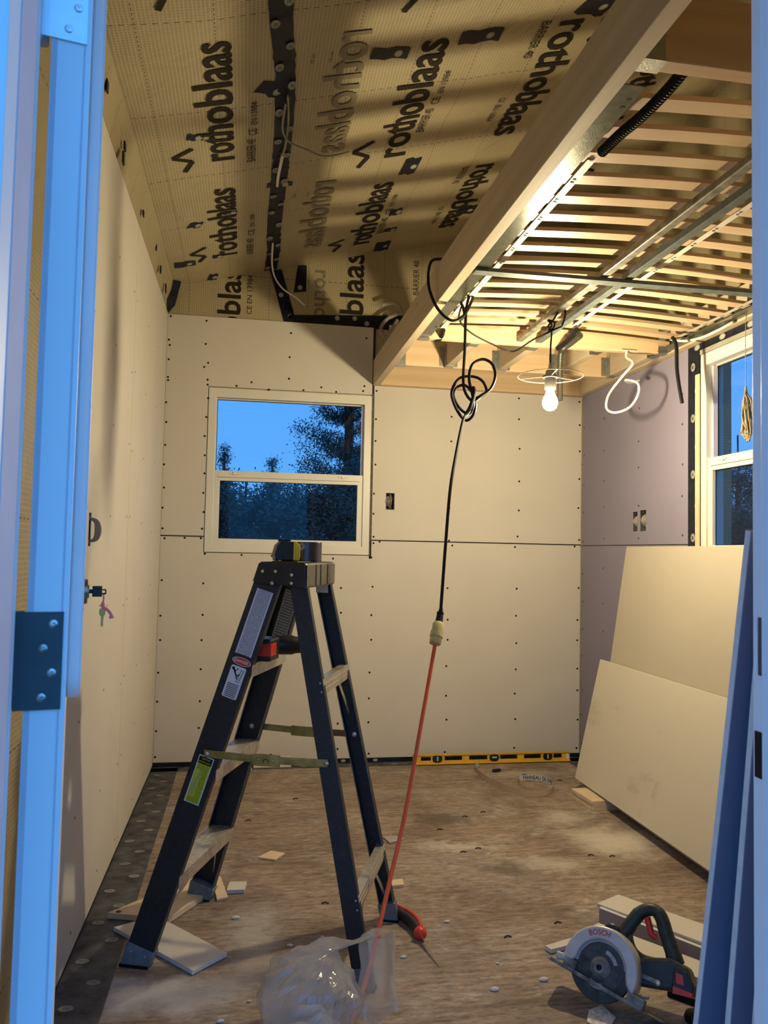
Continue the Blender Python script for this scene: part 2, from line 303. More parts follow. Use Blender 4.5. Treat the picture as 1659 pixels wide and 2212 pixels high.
def obj(name, mb, mat, parent=None, smooth=False, bevel=0, kind=None, loc=None):
    off = root_loc(parent) if parent else V(0, 0, 0)
    if loc is not None: off = Vector(loc)
    me = D.meshes.new(name); me.from_pydata([q-off for q in mb.v], [], mb.f)
    bm = bmesh.new(); bm.from_mesh(me); bmesh.ops.recalc_face_normals(bm, faces=bm.faces)
    if smooth:
        for f in bm.faces: f.smooth = True
        for e in bm.edges:
            if len(e.link_faces) == 2 and e.calc_face_angle(0) > 0.7: e.smooth = False
    bm.to_mesh(me); bm.free()
    me.materials.append(mat); o = D.objects.new(name, me); COL.objects.link(o)
    if parent: o.parent = parent; o.location = (off - root_loc(parent))
    elif loc is not None: o.location = off
    if bevel:
        b = o.modifiers.new('bevel', 'BEVEL'); b.width = bevel; b.segments = 2; b.limit_method = 'ANGLE'; b.angle_limit = 0.7
    if kind: o['kind'] = kind
    return o
def thing(name, label, cat, loc, group=None):
    o = D.objects.new(name, None); o.empty_display_size = .05; COL.objects.link(o); o.location = loc
    return tag(o, label, cat, group)
def tag(o, label, cat, group=None):
    o['label'] = label; o['category'] = cat
    if group: o['group'] = group
    return o
def struct(o, label, cat='room part'): o['kind'] = 'structure'; o['label'] = label; o['category'] = cat; return o
def holes(mb, F, u0, u1, v0, v1, hs, d0, d1):
    us = sorted(set([u0, u1] + [x for h in hs for x in (h[0], h[1]) if u0 < x < u1])); vs = sorted(set([v0, v1] + [x for h in hs for x in (h[2], h[3]) if v0 < x < v1]))
    o, a, b, c = F; idx = {}; verts = []; faces = []
    def vid(i, j, k):
        if (i, j, k) not in idx: idx[(i, j, k)] = len(verts); verts.append(o + a*us[i] + b*vs[j] + c*(d0, d1)[k])
        return idx[(i, j, k)]
    def solid(i, j):
        if i < 0 or j < 0 or i >= len(us)-1 or j >= len(vs)-1: return False
        mu, mv = (us[i]+us[i+1])/2, (vs[j]+vs[j+1])/2
        return not any(h[0] < mu < h[1] and h[2] < mv < h[3] for h in hs)
    for i in range(len(us)-1):
        for j in range(len(vs)-1):
            if not solid(i, j): continue
            for k in (0, 1): faces.append([vid(i, j, k), vid(i+1, j, k), vid(i+1, j+1, k), vid(i, j+1, k)][::(1 if k else -1)])
            for di, dj, e in ((-1, 0, ((i, j), (i, j+1))), (1, 0, ((i+1, j), (i+1, j+1))), (0, -1, ((i, j), (i+1, j))), (0, 1, ((i, j+1), (i+1, j+1)))):
                if not solid(i+di, j+dj): faces.append([vid(*e[0], 0), vid(*e[1], 0), vid(*e[1], 1), vid(*e[0], 1)])
    mb.add(verts, faces); return mb
TXT = {}
def text_geo(s, bold=0.0):
    k = (s, bold)
    if k not in TXT:
        c = D.curves.new('t', 'FONT'); c.body = s; c.size = 1; c.offset = bold; c.resolution_u = 3; c.extrude = 0; c.fill_mode = 'FRONT'
        o = D.objects.new('t', c); COL.objects.link(o); dg = bpy.context.evaluated_depsgraph_get(); me = D.meshes.new_from_object(o.evaluated_get(dg))
        vs = [q.co.copy() for q in me.vertices]; fs = [tuple(p.vertices) for p in me.polygons]
        D.objects.remove(o); D.curves.remove(c); D.meshes.remove(me)
        x0 = min(q.x for q in vs); x1 = max(q.x for q in vs); TXT[k] = ([V(q.x-x0, q.y, 0) for q in vs], fs, x1-x0)
    return TXT[k]
def put_text(mb, s, F, length, bold=0.0, height=1.0, proj=None, mirror=False):
    vs, fs, L = text_geo(s, bold); k = length/L; o, a, b, c = F; out = []
    for q in vs:
        x = (L-q.x if mirror else q.x)*k; p = o + a*x + b*q.y*k*height
        out.append(proj(p) if proj else p)
    mb.add(out, fs); return mb
X, Y, Z = V(1, 0, 0), V(0, 1, 0), V(0, 0, 1); O = V(0, 0, 0)
def frame(o, a, b): a = Vector(a).normalized(); b = Vector(b); c = a.cross(b).normalized(); b = c.cross(a); return (Vector(o), a, b, c)

# ================================================================== structure
W = 2.404; XB = 1.142; ZB = 2.115; YF = -3.55
WX0, WX1, WZ0, WZ1 = .232, 1.140, 1.151, 2.055
RY0, RY1 = -2.165, -1.255
ground = obj('ground', MB().box((-40, -40, -.75), (60, 60, -.6)), M_ground); struct(ground, 'dark ground outside the cabin under the dusk sky', 'ground')
floor = obj('floor', MB().box((-.15, -3.7, -.12), (W+.15, .15, 0)), M_floor); struct(floor, 'worn dusty plywood subfloor of the small room', 'floor')
def backF(y=0): return (V(0, y, 0), X, Z, V(0, -1, 0))       # u = x, v = z, out of the wall = towards the room
def leftF(x=0): return (V(x, 0, 0), Y, Z, X)
def rightF(x=W): return (V(x, 0, 0), Y, Z, -X)
def rz(x): return 2.6 + .25*x
# framed walls clad in membrane behind the drywall
mb = MB(); holes(mb, backF(), -.15, W+.15, -.12, 3.3, [(WX0, WX1, WZ0, WZ1), (1.232, 1.278, 1.412, 1.503)], -.15, -.0135)
wall_back = obj('wall_back', mb, M_memXZ); struct(wall_back, 'far wall with a window, two tiers of drywall sheets and bare membrane above', 'wall')
mb = MB(); holes(mb, leftF(), -3.7, .15, -.12, 2.66, [(-1.985, -1.950, 1.168, 1.268)], -.15, -.0135)
wall_left = obj('wall_left', mb, M_memYZ); struct(wall_left, 'long left wall of upright drywall sheets with membrane showing above', 'wall')
mb = MB(); holes(mb, rightF(), -3.7, .15, -.12, 3.3, [(RY0, RY1, WZ0, WZ1+.01), (-.688, -.64, 1.30, 1.40), (-.775, -.715, 1.30, 1.405)], -.15, -.0135)
wall_right = obj('wall_right', mb, M_memYZ); struct(wall_right, 'right wall with purple drywall and a window behind the door jamb', 'wall')
mb = MB(); holes(mb, backF(YF), -.15, W+.15, -.12, 3.3, [(.17, 1.12, 0.0, 2.09)], -.0, .15)
wall_front = obj('wall_front', mb, M_memXZ); struct(wall_front, 'near wall with the doorway the view looks through', 'wall')
# drywall sheets: parts of their wall
def panel(F, u0, u1, v0, v1, hs, mat, parent, name='drywall_sheet'):
    return obj(name, holes(MB(), F, u0, u1, v0, v1, hs, -.0127, 0), mat, parent)
win = (WX0-.004, WX1+.006, WZ0-.006, WZ1+.006); bx = (1.230, 1.280, 1.410, 1.505)
panel(backF(), .001, 1.1385, 1.238, 2.447, [win], M_dry, wall_back)
panel(backF(), 1.1505, W-.003, 1.238, 2.113, [bx], M_dry, wall_back)
panel(backF(), .001, W-.003, .026, 1.231, [win], M_dry, wall_back)
panel(leftF(), -1.205, -.001, .012, 2.45, [], M_dry, wall_left)
panel(leftF(), -2.44, -1.208, .012, 2.45, [(-1.985, -1.95, 1.168, 1.268)], M_dry, wall_left)
panel(rightF(), -1.16, -.014, .012, 1.228, [], M_purple, wall_right)
panel(rightF(), -1.16, -.014, 1.233, 2.113, [(-.688, -.64, 1.30, 1.40), (-.775, -.715, 1.30, 1.405)], M_purple, wall_right)
# paper tear edge of the right sheet
obj('gypsum_edge', MB().box((W, -1.1625, .012), (W+.0125, -1.1601, 2.112)), M_dryend, wall_right)
# screw dimples, joined into one part per wall
def dots(F, pts, parent, r=.0066):
    mb = MB(); o, a, b, c = F
    for u, v in pts:
        u += random.uniform(-.004, .004); v += random.uniform(-.008, .008); p = o + a*u + b*v
        mb.cyl(p - c*.001, p + c*.0006, r, r*.9, 8)
    return obj('screw_heads', mb, M_black, parent, kind='stuff')
pts = []
for u in (.012, .222): pts += [(u+random.uniform(-.003, .003), 1.27+.115*i*(1.9 if u < .1 else 1.7)/1.9) for i in range(0, 10)]
pts += [(u, z) for u in (.012,) for z in (2.43, 2.27, 2.1)] + [(.21, 2.42), (.21, 2.3), (.205, 2.17), (.225, 2.075), (.675, 2.39), (.67, 2.25), (.67, 2.12), (.46, 2.10), (.85, 2.09), (1.1, 2.39), (1.09, 2.10), (.38, 2.07), (.56, 2.065), (.75, 2.07), (.93, 2.072), (1.09, 2.072)]
pts += [(1.163, z) for z in (2.09, 1.93, 1.79, 1.66, 1.5, 1.38, 1.25)] + [(1.603, z) for z in (2.09, 1.95, 1.81, 1.59, 1.43, 1.25)] + [(2.014, z) for z in (2.09, 1.96, 1.79, 1.59, 1.43, 1.28)] + [(2.388, z) for z in (2.09, 1.94, 1.79, 1.62, 1.45, 1.26)]
pts += [(u, 1.22) for u in (.02, .13, .215, 1.16, 1.2, 1.62, 2.0, 2.36)] + [(u, 1.135) for u in (.24, .43, .6, .94, 1.15)]
for u in (.015, .235, .62, .985, 1.16, 1.60, 2.01, 2.388): pts += [(u, 1.12-.152*i+random.uniform(-.02, .02)) for i in range(1 if u > 1.1 else 1, 8)]
dots(backF(), pts, wall_back)
pts = []
for u in (-.03, -.40, -.80, -1.16, -1.25, -1.62, -2.02, -2.40): pts += [(u, .07+.3*i+random.uniform(-.03, .03)) for i in range(8)]
dots(leftF(), pts, wall_left, .0048)
pts = []
for u in (-.03, -.30, -.70, -1.11): pts += [(u, .07+.17*i+random.uniform(-.02, .02)) for i in range(12)]
dots(rightF(), pts, wall_right, .0055)
# roof: one sagging membrane plane rising to the right
def rsag(x, y): return .010*math.cos(2*PI*(y+.1)/.61)*min(1, max(0, x*3)) + .012*noise.noise(V(x*1.7, y*1.7, 3)) + .004*noise.noise(V(x*7, y*7, 1))
def roofz(x, y):
    e = min(1, max(0, (-y)/.2)); return rz(x) + rsag(x, y)*e
mb = MB(); nx, ny = 60, 92; vs = []; fs = []
xs = [-.03 + (W+.06)*i/nx for i in range(nx+1)]; ys = [YF+.0 + (.014-YF)*j/ny for j in range(ny+1)]
vs = [V(x, y, roofz(x, y)) for y in ys for x in xs]; n0 = len(vs); vs += [V(x, y, rz(x)+.06) for y in ys for x in xs]
for k in (0, n0):
    fs += [(k+j*(nx+1)+i, k+j*(nx+1)+i+1, k+(j+1)*(nx+1)+i+1, k+(j+1)*(nx+1)+i) for j in range(ny) for i in range(nx)]
ceiling = obj('ceiling', mb.add(vs, fs), M_memXY, smooth=True); struct(ceiling, 'sloping roof lining of beige printed vapour membrane', 'ceiling')
obj('roof_deck', MB().add([(-.2, -3.75, 2.63), (W+.2, -3.75, 3.28), (W+.2, .2, 3.28), (-.2, .2, 2.63), (-.2, -3.75, 2.72), (W+.2, -3.75, 3.37), (W+.2, .2, 3.37), (-.2, .2, 2.72)],
    [(0,1,2,3),(4,7,6,5),(0,4,5,1),(1,5,6,2),(2,6,7,3),(3,7,4,0)]), M_reddish, ceiling)
# membrane fold along the top of the left wall
mb = MB(); pts = []
vs = []; fs = []; m = 40
for j in range(m+1):
    y = .012 + (YF-.012)*j/m
    for x, z in ((-.012, 2.452), (.004, 2.50 + .008*math.sin(j*1.3)), (.012 + .01*math.sin(j*.9), 2.56), (.03, roofz(.03, y)-.003)): vs.append(V(x, y, z))
fs = [(j*4+i, j*4+i+1, j*4+i+5, j*4+i+4) for j in range(m) for i in range(3)]
obj('membrane_fold', mb.add(vs, fs), M_memYZ, ceiling, smooth=True)
def onroof(p, d=.0035): return V(p.x, p.y, roofz(p.x, p.y) - d)
def patch(cx, cy, lx, ly, rot=0, parent=None, mark=True, mat=None, name='tape_patch', d=.003):
    mb = MB(); k = 5; c, s = math.cos(rot), math.sin(rot); vs = []
    for j in range(k+1):
        for i in range(k+1):
            a = lx*(i/k-.5); b = ly*(j/k-.5) + .006*math.sin(i*2.1+cx*40)*(1 if j in (0, k) else 0)
            vs.append(onroof(V(cx+a*c-b*s, cy+a*s+b*c, 0), d))
    fs = [(j*(k+1)+i, j*(k+1)+i+1, (j+1)*(k+1)+i+1, (j+1)*(k+1)+i) for j in range(k) for i in range(k)]
    o = obj(name, mb.add(vs, fs), mat or M_tape, parent or ceiling)
    if mark:
        m2 = MB(); mk_oval(m2, lambda u, v: onroof(V(cx+(u+lx*.22)*c-v*s, cy+(u+lx*.22)*s+v*c, 0), d+.0015), .014, .018)
        obj('oval_mark', m2, M_mark, o)
    return o
def mk_oval(mb, P, ru, rv, n=16):
    def ring(k0, k1):
        vs = [P(math.cos(2*PI*i/n)*ru*k, math.sin(2*PI*i/n)*rv*k) for k in (k0, k1) for i in range(n)]
        mb.add(vs, [(i, (i+1) % n, n+(i+1) % n, n+i) for i in range(n)])
    ring(1, .86)
    mb.add([P(math.cos(2*PI*i/n)*ru*.78, math.sin(2*PI*i/n)*rv*.78) for i in range(n)], [tuple(range(n))])
def oval_bars(mb, P, ru, rv):
    for u in (-.38, -.05, .28):
        mb.add([P(ru*u, -rv*.45), P(ru*(u+.16), -rv*.45), P(ru*(u+.16), rv*.45), P(ru*u, rv*.45)], [(0, 1, 2, 3)])
# long seam tape along the roof and down the far wall
def seam(pts, wd, name, parent, markstep=.18):
    vs = []; mk = MB(); dk = MB(); P = catmull([Vector(p) for p in pts], 14)
    for i, p in enumerate(P):
        e = wd*(1+.22*noise.noise(V(i*.7, 5, 0)))
        for s in (-.5, -.17, .17, .5): vs.append(onroof(p+V(e*s, 0, 0), .004 + (.004*abs(noise.noise(V(i*.9, s*9, 2))) if abs(s) < .3 else 0)))
    m = len(P); o = obj(name, MB().add(vs, [(j*4+i, j*4+i+1, j*4+i+5, j*4+i+4) for j in range(m-1) for i in range(3)]), M_tape, parent)
    L = P[0].y - P[-1].y; k = 0; y = P[0].y - .05
    while y > P[-1].y:
        p = min(P, key=lambda q: abs(q.y-y)); off = (-.018, .022)[k % 2]
        f = lambda u, v, p=p, y=y, off=off: onroof(V(p.x+off+u, y+v, 0), .0105)
        g = lambda u, v, p=p, y=y, off=off: onroof(V(p.x+off+u, y+v, 0), .0115)
        mk_oval(mk, f, .014, .021); oval_bars(dk, g, .014, .021); y -= markstep*(.55 + .1*(k % 3)); k += 1
    obj('oval_mark', mk, M_mark, o); obj('oval_strokes', dk, M_tape, o); return o
seam([(.548, -.005, 0), (.556, -.3, 0), (.548, -.55, 0), (.550, -1.0, 0), (.552, -1.3, 0), (.545, -1.8, 0), (.512, -2.25, 0), (.51, -2.8, 0), (.51, -3.5, 0)], .068, 'seam_tape', ceiling)
for a in [(.884, -1.905, .13, .058, .05), (1.185, -1.945, .145, .07, .0), (1.122, -1.075, .07, .125, .1), (.108, -.305, .105, .075, .05), (.235, -1.558, .06, .045, .2), (1.155, -.555, .065, .06, 0),
          (1.165, -.335, .07, .05, .1), (1.165, -.08, .085, .12, 0), (.185, -.74, .06, .06, .4), (.272, -.345, .05, .05, .1), (1.55, -2.05, .12, .10, .3), (.345, -.82, .06, .03, 0), (.50, -1.79, .10, .06, .6), (.555, -1.07, .11, .035, .1),
          (.235, -.03, .05, .08, .2), (1.7, -1.5, .14, .09, .2), (2.1, -1.9, .12, .07, 0), (1.9, -2.6, .14, .09, .5), (1.62, -2.75, .10, .30, .1), (2.2, -1.3, .1, .08, 0), (2.05, -.9, .12, .08, 0), (1.55, -.45, .1, .1, 0)]:
    patch(*a)
for y, z, h in ((-2.05, 2.525, .03), (-1.70, 2.52, .025), (-1.72, 2.47, .035), (-1.2, 2.50, .02), (-.75, 2.535, .025), (-.55, 2.50, .03), (-.30, 2.49, .04)):
    mb = MB(); mb.fbox((V(.0125, y, z), X, Y, Z), (0, -.014, -h*.6), (.006, .014, h*.6)); obj('tape_patch', mb, M_tape, ceiling, bevel=.004)
mb = MB().add([(.001, .012, 2.455), (.001, -.10, 2.50), (.012, -.12, 2.60), (.07, -.06, 2.612), (.035, .011, 2.50)], [(0, 1, 2, 3, 4)]); obj('corner_tape', mb, M_tape, ceiling)
# printed lettering on the roof membrane
pr = MB(); fa = MB(); PJ = lambda p: onroof(p, .0042)
def word(mb, s, x, y0, L, flip=False, bold=.018, h=1.0, mirror=False):
    F = (V(x, y0, 0), V(0, -1, 0), V(-1, 0, 0), Z)     # reads from the far wall towards the door, letters up to the left
    if flip: F = (V(x, y0, 0), V(0, 1, 0), V(1, 0, 0), Z)
    put_text(mb, s, F, L, bold, h, PJ, mirror)
def poly_logo(mb, x, y0, k, flip=False):
    pts = [(-.02, .046), (.055, .012), (.10, .082), (.165, .005)]; s = 1 if flip else -1
    for a, b in zip(pts[:-1], pts[1:]):
        d = V(b[0]-a[0], b[1]-a[1], 0); nrm = V(-d.y, d.x, 0).normalized()*.0095
        q = [V(a[0], a[1], 0)+nrm, V(b[0], b[1], 0)+nrm, V(b[0], b[1], 0)-nrm, V(a[0], a[1], 0)-nrm]
        mb.add([PJ(V(x + s*t.y*k, y0 + s*t.x*k, 0)) for t in q], [(0, 1, 2, 3)])
for k in range(3):
    y1 = -.35 - .982*k; word(pr, 'rothoblaas', .368, y1, .755); poly_logo(pr, .225, y1+.03, 1)
    y2 = -.165 - 1.01*k; word(pr, 'rothoblaas', 1.075, y2, .78); poly_logo(pr, .93, y2+.03, 1)
    y3 = -.22 - 1.0*k; word(pr, 'rothoblaas', 1.455, y3-.76, .76, True); poly_logo(pr, 1.60, y3-.79, 1, True)
    word(pr, 'rothoblaas', 1.93, y3-.52, .76, True); poly_logo(pr, 2.08, y3-.55, 1, True)
    word(fa, 'rothoblaas', .80, y2-.1, .78, mirror=True, h=1)
    for x, y in ((.45, y1+.02), (1.125, y2-.17)):
        word(pr, 'BARRIER 40', x, y+.02-.0, .20, bold=.0, h=1.2); word(pr, 'CE', x+.004, y-.22, .05, bold=0, h=1.0); word(pr, 'EN 13984', x+.004, y-.30, .13, bold=0, h=1.0)
    for x in (1.385, 1.86):
        word(pr, 'BARRIER 40', x, y3-.77, .20, True, .0, 1.2); word(pr, 'CE  EN 13984', x, y3-.32, .2, True, .0, 1.0)
for x in (.64, .70):
    for y in (-.9, -1.9): word(pr, '10 cm' if x < .65 else '15 cm', x-.008, y, .05, bold=0, h=.8)
obj('printed_lettering', pr, M_ink, ceiling); obj('faded_lettering', fa, M_inkfaint, ceiling)
mb = MB()
for x in (.598,): mb.add([PJ(V(x+.06, -3.5, 0)), PJ(V(x+.064, -3.5, 0)), PJ(V(x+.064, -.02, 0)), PJ(V(x+.06, -.02, 0))], [(0, 1, 2, 3)])
# lettering, seams and lumber on the far wall above the drywall
pr = MB(); yb = .0122; BF = lambda x, z: (V(x, yb, z), V(0, 0, -1), V(-1, 0, 0), V(0, -1, 0))
BU = lambda x, z: (V(x, yb, z), V(0, 0, 1), V(-1, 0, 0), V(0, -1, 0))
put_text(pr, 'oblas', BU(.385, 2.37), .36, .018); put_text(pr, 'blaas', BU(1.075, 2.52), .36, .018)
put_text(pr, 'CE EN 13984', BU(.45, 2.48), .22, 0); put_text(pr, 'BARRIER 40', BU(1.40, 2.66), .2, 0, 1.2)
obj('printed_lettering', pr, M_ink, wall_back)
fa = MB(); put_text(fa, 'rothob', (V(.80, yb, 2.76), V(0, 0, -1), V(1, 0, 0), V(0, -1, 0)), .34, .018); obj('faded_lettering', fa, M_inkfaint, wall_back)
def wtape(pts, mat, parent, y=.0105, marks=()):
    o = obj('tape_strip', MB().prism((V(0, y, 0), X, Z, V(0, -1, 0)), pts, 0, .0015), mat, parent); m2 = MB()
    for u, v in marks:
        P = lambda a, b, u=u, v=v: V(u+a, y-.0025, v+b); mk_oval(m2, P, .014, .014)
    if marks: obj('oval_mark', m2, M_mark, o)
    return o
wtape([(.545, 2.735), (.61, 2.745), (.70, 2.45), (.63, 2.45)], M_tape, wall_back, marks=((.61, 2.60), (.665, 2.48)))
wtape([(.63, 2.45), (.66, 2.49), (1.45, 2.54), (1.45, 2.44)], M_tape, wall_back, .0095, marks=((.93, 2.49), (1.03, 2.495), (1.10, 2.47), (1.24, 2.52)))
wtape([(.68, 2.62), (.75, 2.63), (.75, 2.78), (.70, 2.78)], M_tape, wall_back, marks=((.715, 2.65),))
for x, z0, z1 in ((.28, 2.45, 2.63), (.76, 2.45, 2.70), (1.17, 2.27, 2.86), (1.58, 2.27, 2.98)):
    obj('stud', MB().box((x, .0120, z0), (x+.030, .0135, z1)), M_memXZ, wall_back) if False else None
# bare framing strip between far drywall and beam
obj('blocking_stud', MB().box((1.23, .002, 2.27), (1.27, .013, 2.47)), M_studx, wall_back)
# ------------------------------------------------------------------ floor perimeter tape
def floor_tape(x0, y0, x1, y1, marks, parent):
    mb = MB(); vs = []; nseg = 14
    lx, ly = x1-x0, y1-y0; along_y = ly > lx
    for i in range(nseg+1):
        t = i/nseg; e = .006*noise.noise(V(i*1.7, 3, 1))
        if along_y: vs += [V(x0, y0+ly*t, .0012), V(x1+e, y0+ly*t, .0012)]
        else: vs += [V(x0+lx*t, y0+e, .0012), V(x0+lx*t, y1, .0012)]
    o = obj('sealing_tape', mb.add(vs, [(2*i, 2*i+1, 2*i+3, 2*i+2) for i in range(nseg)]), M_tapedust, parent)
    m2 = MB(); d2 = MB()
    for u, v in marks:
        a = random.uniform(-.3, .3); P = lambda p, q, u=u, v=v, h=.0026, a=a: V(u+p*math.cos(a)-q*math.sin(a), v+p*math.sin(a)+q*math.cos(a), h)
        mk_oval(m2, P, .019, .014); oval_bars(d2, lambda p, q, u=u, v=v, a=a: V(u+p*math.cos(a)-q*math.sin(a), v+p*math.sin(a)+q*math.cos(a), .0036), .019, .014)
    obj('oval_mark', m2, M_markdim, o); obj('oval_strokes', d2, M_tapedust, o); return o
floor_tape(-.012, -3.5, .135, -.02, [(.04+.055*(i % 2)+random.uniform(-.012, .012), -.15-.118*i) for i in range(22)], floor)
floor_tape(.0, -.085, W, .012, [(.5, -.05), (.8, -.055), (1.06, -.045), (1.3, -.05)], floor)
floor_tape(W-.11, -2.6, W+.012, -.02, [(W-.06, -.3-.2*i) for i in range(6)], floor)
obj('wall_base_tape', MB().box((0, -.0005, .0), (W, .0128, .0255)), M_tape, wall_back)
m2 = MB()
for x in (1.02, 1.13, 1.2, .72): mk_oval(m2, lambda a, b, x=x: V(x+a, -.0012, .013+b), .014, .008)
obj('oval_mark', m2, M_mark, wall_back)
obj('wall_base_gap', MB().box((-.012, -2.44, 0), (-.0005, -.02, .0118)), M_black, wall_left)
# black tape upright between purple sheet and right window, header bands above
obj('jamb_tape', MB().box((W-.003, RY1+.002, .6), (W+.012, -1.163, 2.113)), M_tape, wall_right)
m2 = MB(); d2 = MB()
for i, z in enumerate((2.02, 1.91, 1.79, 1.66, 1.54, 1.40, 1.26)):
    y = -1.205-.035*(i % 2)*.9; mk_oval(m2, lambda a, b, y=y, z=z: V(W-.0045, y+a, z+b), .017, .019); oval_bars(d2, lambda a, b, y=y, z=z: V(W-.0055, y+a, z+b), .017, .019)
obj('oval_mark', m2, M_mark, wall_right); obj('oval_strokes', d2, M_tape, wall_right)
obj('window_shim', MB().box((W-.006, RY1-.004, 1.22), (W-.003, RY1+.03, 1.98)), M_studx, wall_right)
obj('header_tape', MB().box((W-.004, -3.4, 2.085), (W+.012, RY1+.004, 2.114)), M_tape, wall_right)
m2 = MB()
for y in (-1.24, -1.43, -1.62, -1.85): mk_oval(m2, lambda a, b, y=y: V(W-.0055, y+a, 2.10+b*.7), .022, .018)
obj('oval_mark', m2, M_mark, wall_right)
obj('header_trim', MB().box((W-.002, -3.4, 2.064), (W+.012, RY1, 2.084)), simple('grey_header_strip', (.30, .28, .24), .6), wall_right)
# drywall gap strips round window 1
mb = MB(); mb.box((WX1-.001, .0, WZ0-.02), (WX1+.012, .014, WZ1+.01)); obj('foam_gap', mb, M_shim, wall_back)
obj('joint_gap', MB().box((0, .004, 1.229), (WX0-.007, .013, 1.2395)), M_dark, wall_back); obj('joint_gap', MB().box((WX1+.014, .004, 1.229), (W, .013, 1.2395)), M_dark, wall_back)
obj('joint_gap', MB().box((1.136, .004, 2.0), (1.153, .0125, 2.45)), M_dark, wall_back)

# ------------------------------------------------------------------ windows
def window(name, label, F, u0, u1, v0, v1, flip=False):
    o, a, b, c = F        # c towards the room
    root = obj(name, MB(), M_white) if False else None
    fr = MB(); t = .042; fr.fbox
    holes(fr, F, u0, u1, v0, v1, [(u0+t, u1-t, v0+t+.004, v1-.052)], -.085, -.002)
    root = obj(name, fr, M_white, bevel=.002); struct(root, label, 'window')
    vm = v0 + .463*(v1-v0)          # top of lower sash
    # upper fixed sash (set back)
    mb = MB(); holes(mb, F, u0+t, u1-t, vm-.02, v1-.052, [(u0+t+.004, u1-t-.004, vm+.022, v1-.056)], -.070, -.045); obj('upper_sash', mb, M_white, root)
    mb = MB(); holes(mb, F, u0+t-.002, u1-t+.002, v0+t+.002, vm+.03, [(u0+.073, u1-.073, v0+.075, vm-.026)], -.040, -.012); ls = obj('lower_sash', mb, M_white, root, bevel=.002)
    mb = MB(); mb.fbox(F, (u0+t+.02, vm-.006, -.012), (u1-t-.02, vm+.003, -.008)); obj('meeting_rail_lip', mb, M_white, ls)
    mb = MB(); mb.fbox(F, (u0+t+.02, vm-.0075, -.0118), (u1-t-.02, vm-.006, -.0105)); obj('shadow_groove', mb, M_shim, ls)
    pa = MB(); pa.fbox(F, (u0+t, vm+.01, -.060), (u1-t, v1-.05, -.058)); obj('pane', pa, M_glass, root)
    pa = MB(); pa.fbox(F, (u0+.07, v0+.07, -.030), (u1-.07, vm-.02, -.028)); obj('pane', pa, M_glass, ls)
    # gaskets
    for (x0, x1, z0, z1, d) in ((u0+t+.004, u1-t-.004, vm+.022, v1-.056, -.0575), (u0+.073, u1-.073, v0+.075, vm-.026, -.0275)):
        g = MB(); holes(g, F, x0-.003, x1+.003, z0-.003, z1+.003, [(x0+.003, x1-.003, z0+.003, z1-.003)], d-.002, d+.0005); obj('gasket', g, M_black, root)
    for k in (.14, .80):
        la = MB(); uu = u0+(u1-u0)*k; la.fbox(F, (uu, vm+.012, -.011), (uu+.055, vm+.018, -.006)); la.fbox(F, (uu+.018, vm+.008, -.010), (uu+.03, vm+.024, -.003)); obj('sash_latch', la, M_whitecab, ls)
    # jamb track on one side
    tr = MB(); uu = u1-t+.0 if flip else u0+t
    tr.fbox(F, (u1-t-.012, vm+.03, -.05), (u1-t, v1-.055, -.03)); obj('jamb_track', tr, M_weather, root)
    return root
w1 = window('window_1', 'white vinyl sash window in the far wall over the ladder', backF(), WX0, WX1, WZ0, WZ1)
w2 = window('window_2', 'white vinyl sash window in the right wall cut off by the door jamb', rightF(), RY0, RY1, WZ0, WZ1+.008)
obj('foam_smear', MB().box((WX0+.003, -.001, 1.92), (WX0+.018, .001, 2.01)), M_tyellow, w1) if False else None

# ------------------------------------------------------------------ door frame, door
jl = MB(); jl.box((.17, -3.70, 0), (.217, -3.55, 2.09)); jl.box((.17, -3.70, 0), (.2335, -3.595, 2.075))
j1 = obj('trim_1', jl, M_doorw, bevel=.0015); struct(j1, 'white door jamb at the far left edge of the view, hinge side', 'door frame')
obj('weatherstrip', MB().box((.2335, -3.665, 0), (.2345, -3.612, 2.07)), M_weather, j1)
jr = MB(); jr.box((1.078, -3.70, 0), (1.12, -3.55, 2.09)); jr.box((1.058, -3.70, 0), (1.12, -3.595, 2.075))
j2 = obj('trim_2', jr, M_doorw, bevel=.0015); struct(j2, 'white door jamb at the far right edge of the view, latch side', 'door frame')
obj('trim_3', MB().box((.17, -3.70, 2.06), (1.12, -3.55, 2.10)), M_doorw)['kind'] = 'structure'
obj('trim_4', MB().box((.17, -3.72, -.02), (1.12, -3.54, .012)), M_alu)['kind'] = 'structure'
sp = MB().box((1.0765, -3.5905, 1.028), (1.0782, -3.562, 1.098)); spo = obj('strike_plate', sp, M_hook, j2)
obj('bolt_hole', MB().box((1.0760, -3.588, 1.045), (1.0766, -3.572, 1.08)), M_dark, spo)
obj('latch_strike', MB().box((1.0762, -3.592, .905), (1.0782, -3.5555, .96)), M_black, j2)
al = math.radians(11.4); e = V(-math.sin(al), math.cos(al), 0); nx_ = V(math.cos(al), math.sin(al), 0); E = V(.275, -3.552, 0)
DF = (E, e, Z, nx_)       # u along the door from the hinge, v up, w out of the exterior face
dm = MB(); holes(dm, DF, 0, .81, .012, 2.04, [(.15, .66, 1.005, 1.835)], -.0405, 0)
door = obj('door_1', dm, M_doorw, bevel=.001); struct(door, 'white entry door swung inward along the left wall, seen on its hinge edge', 'door')
obj('door_bevel', MB().fbox(DF, (-.0006, .012, -.039), (.0, 2.04, -.034)), M_weather, door)
obj('edge_groove', MB().fbox(DF, (-.0008, .012, -.007), (.0, 2.04, -.0055)), M_weather, door)
lf = MB()
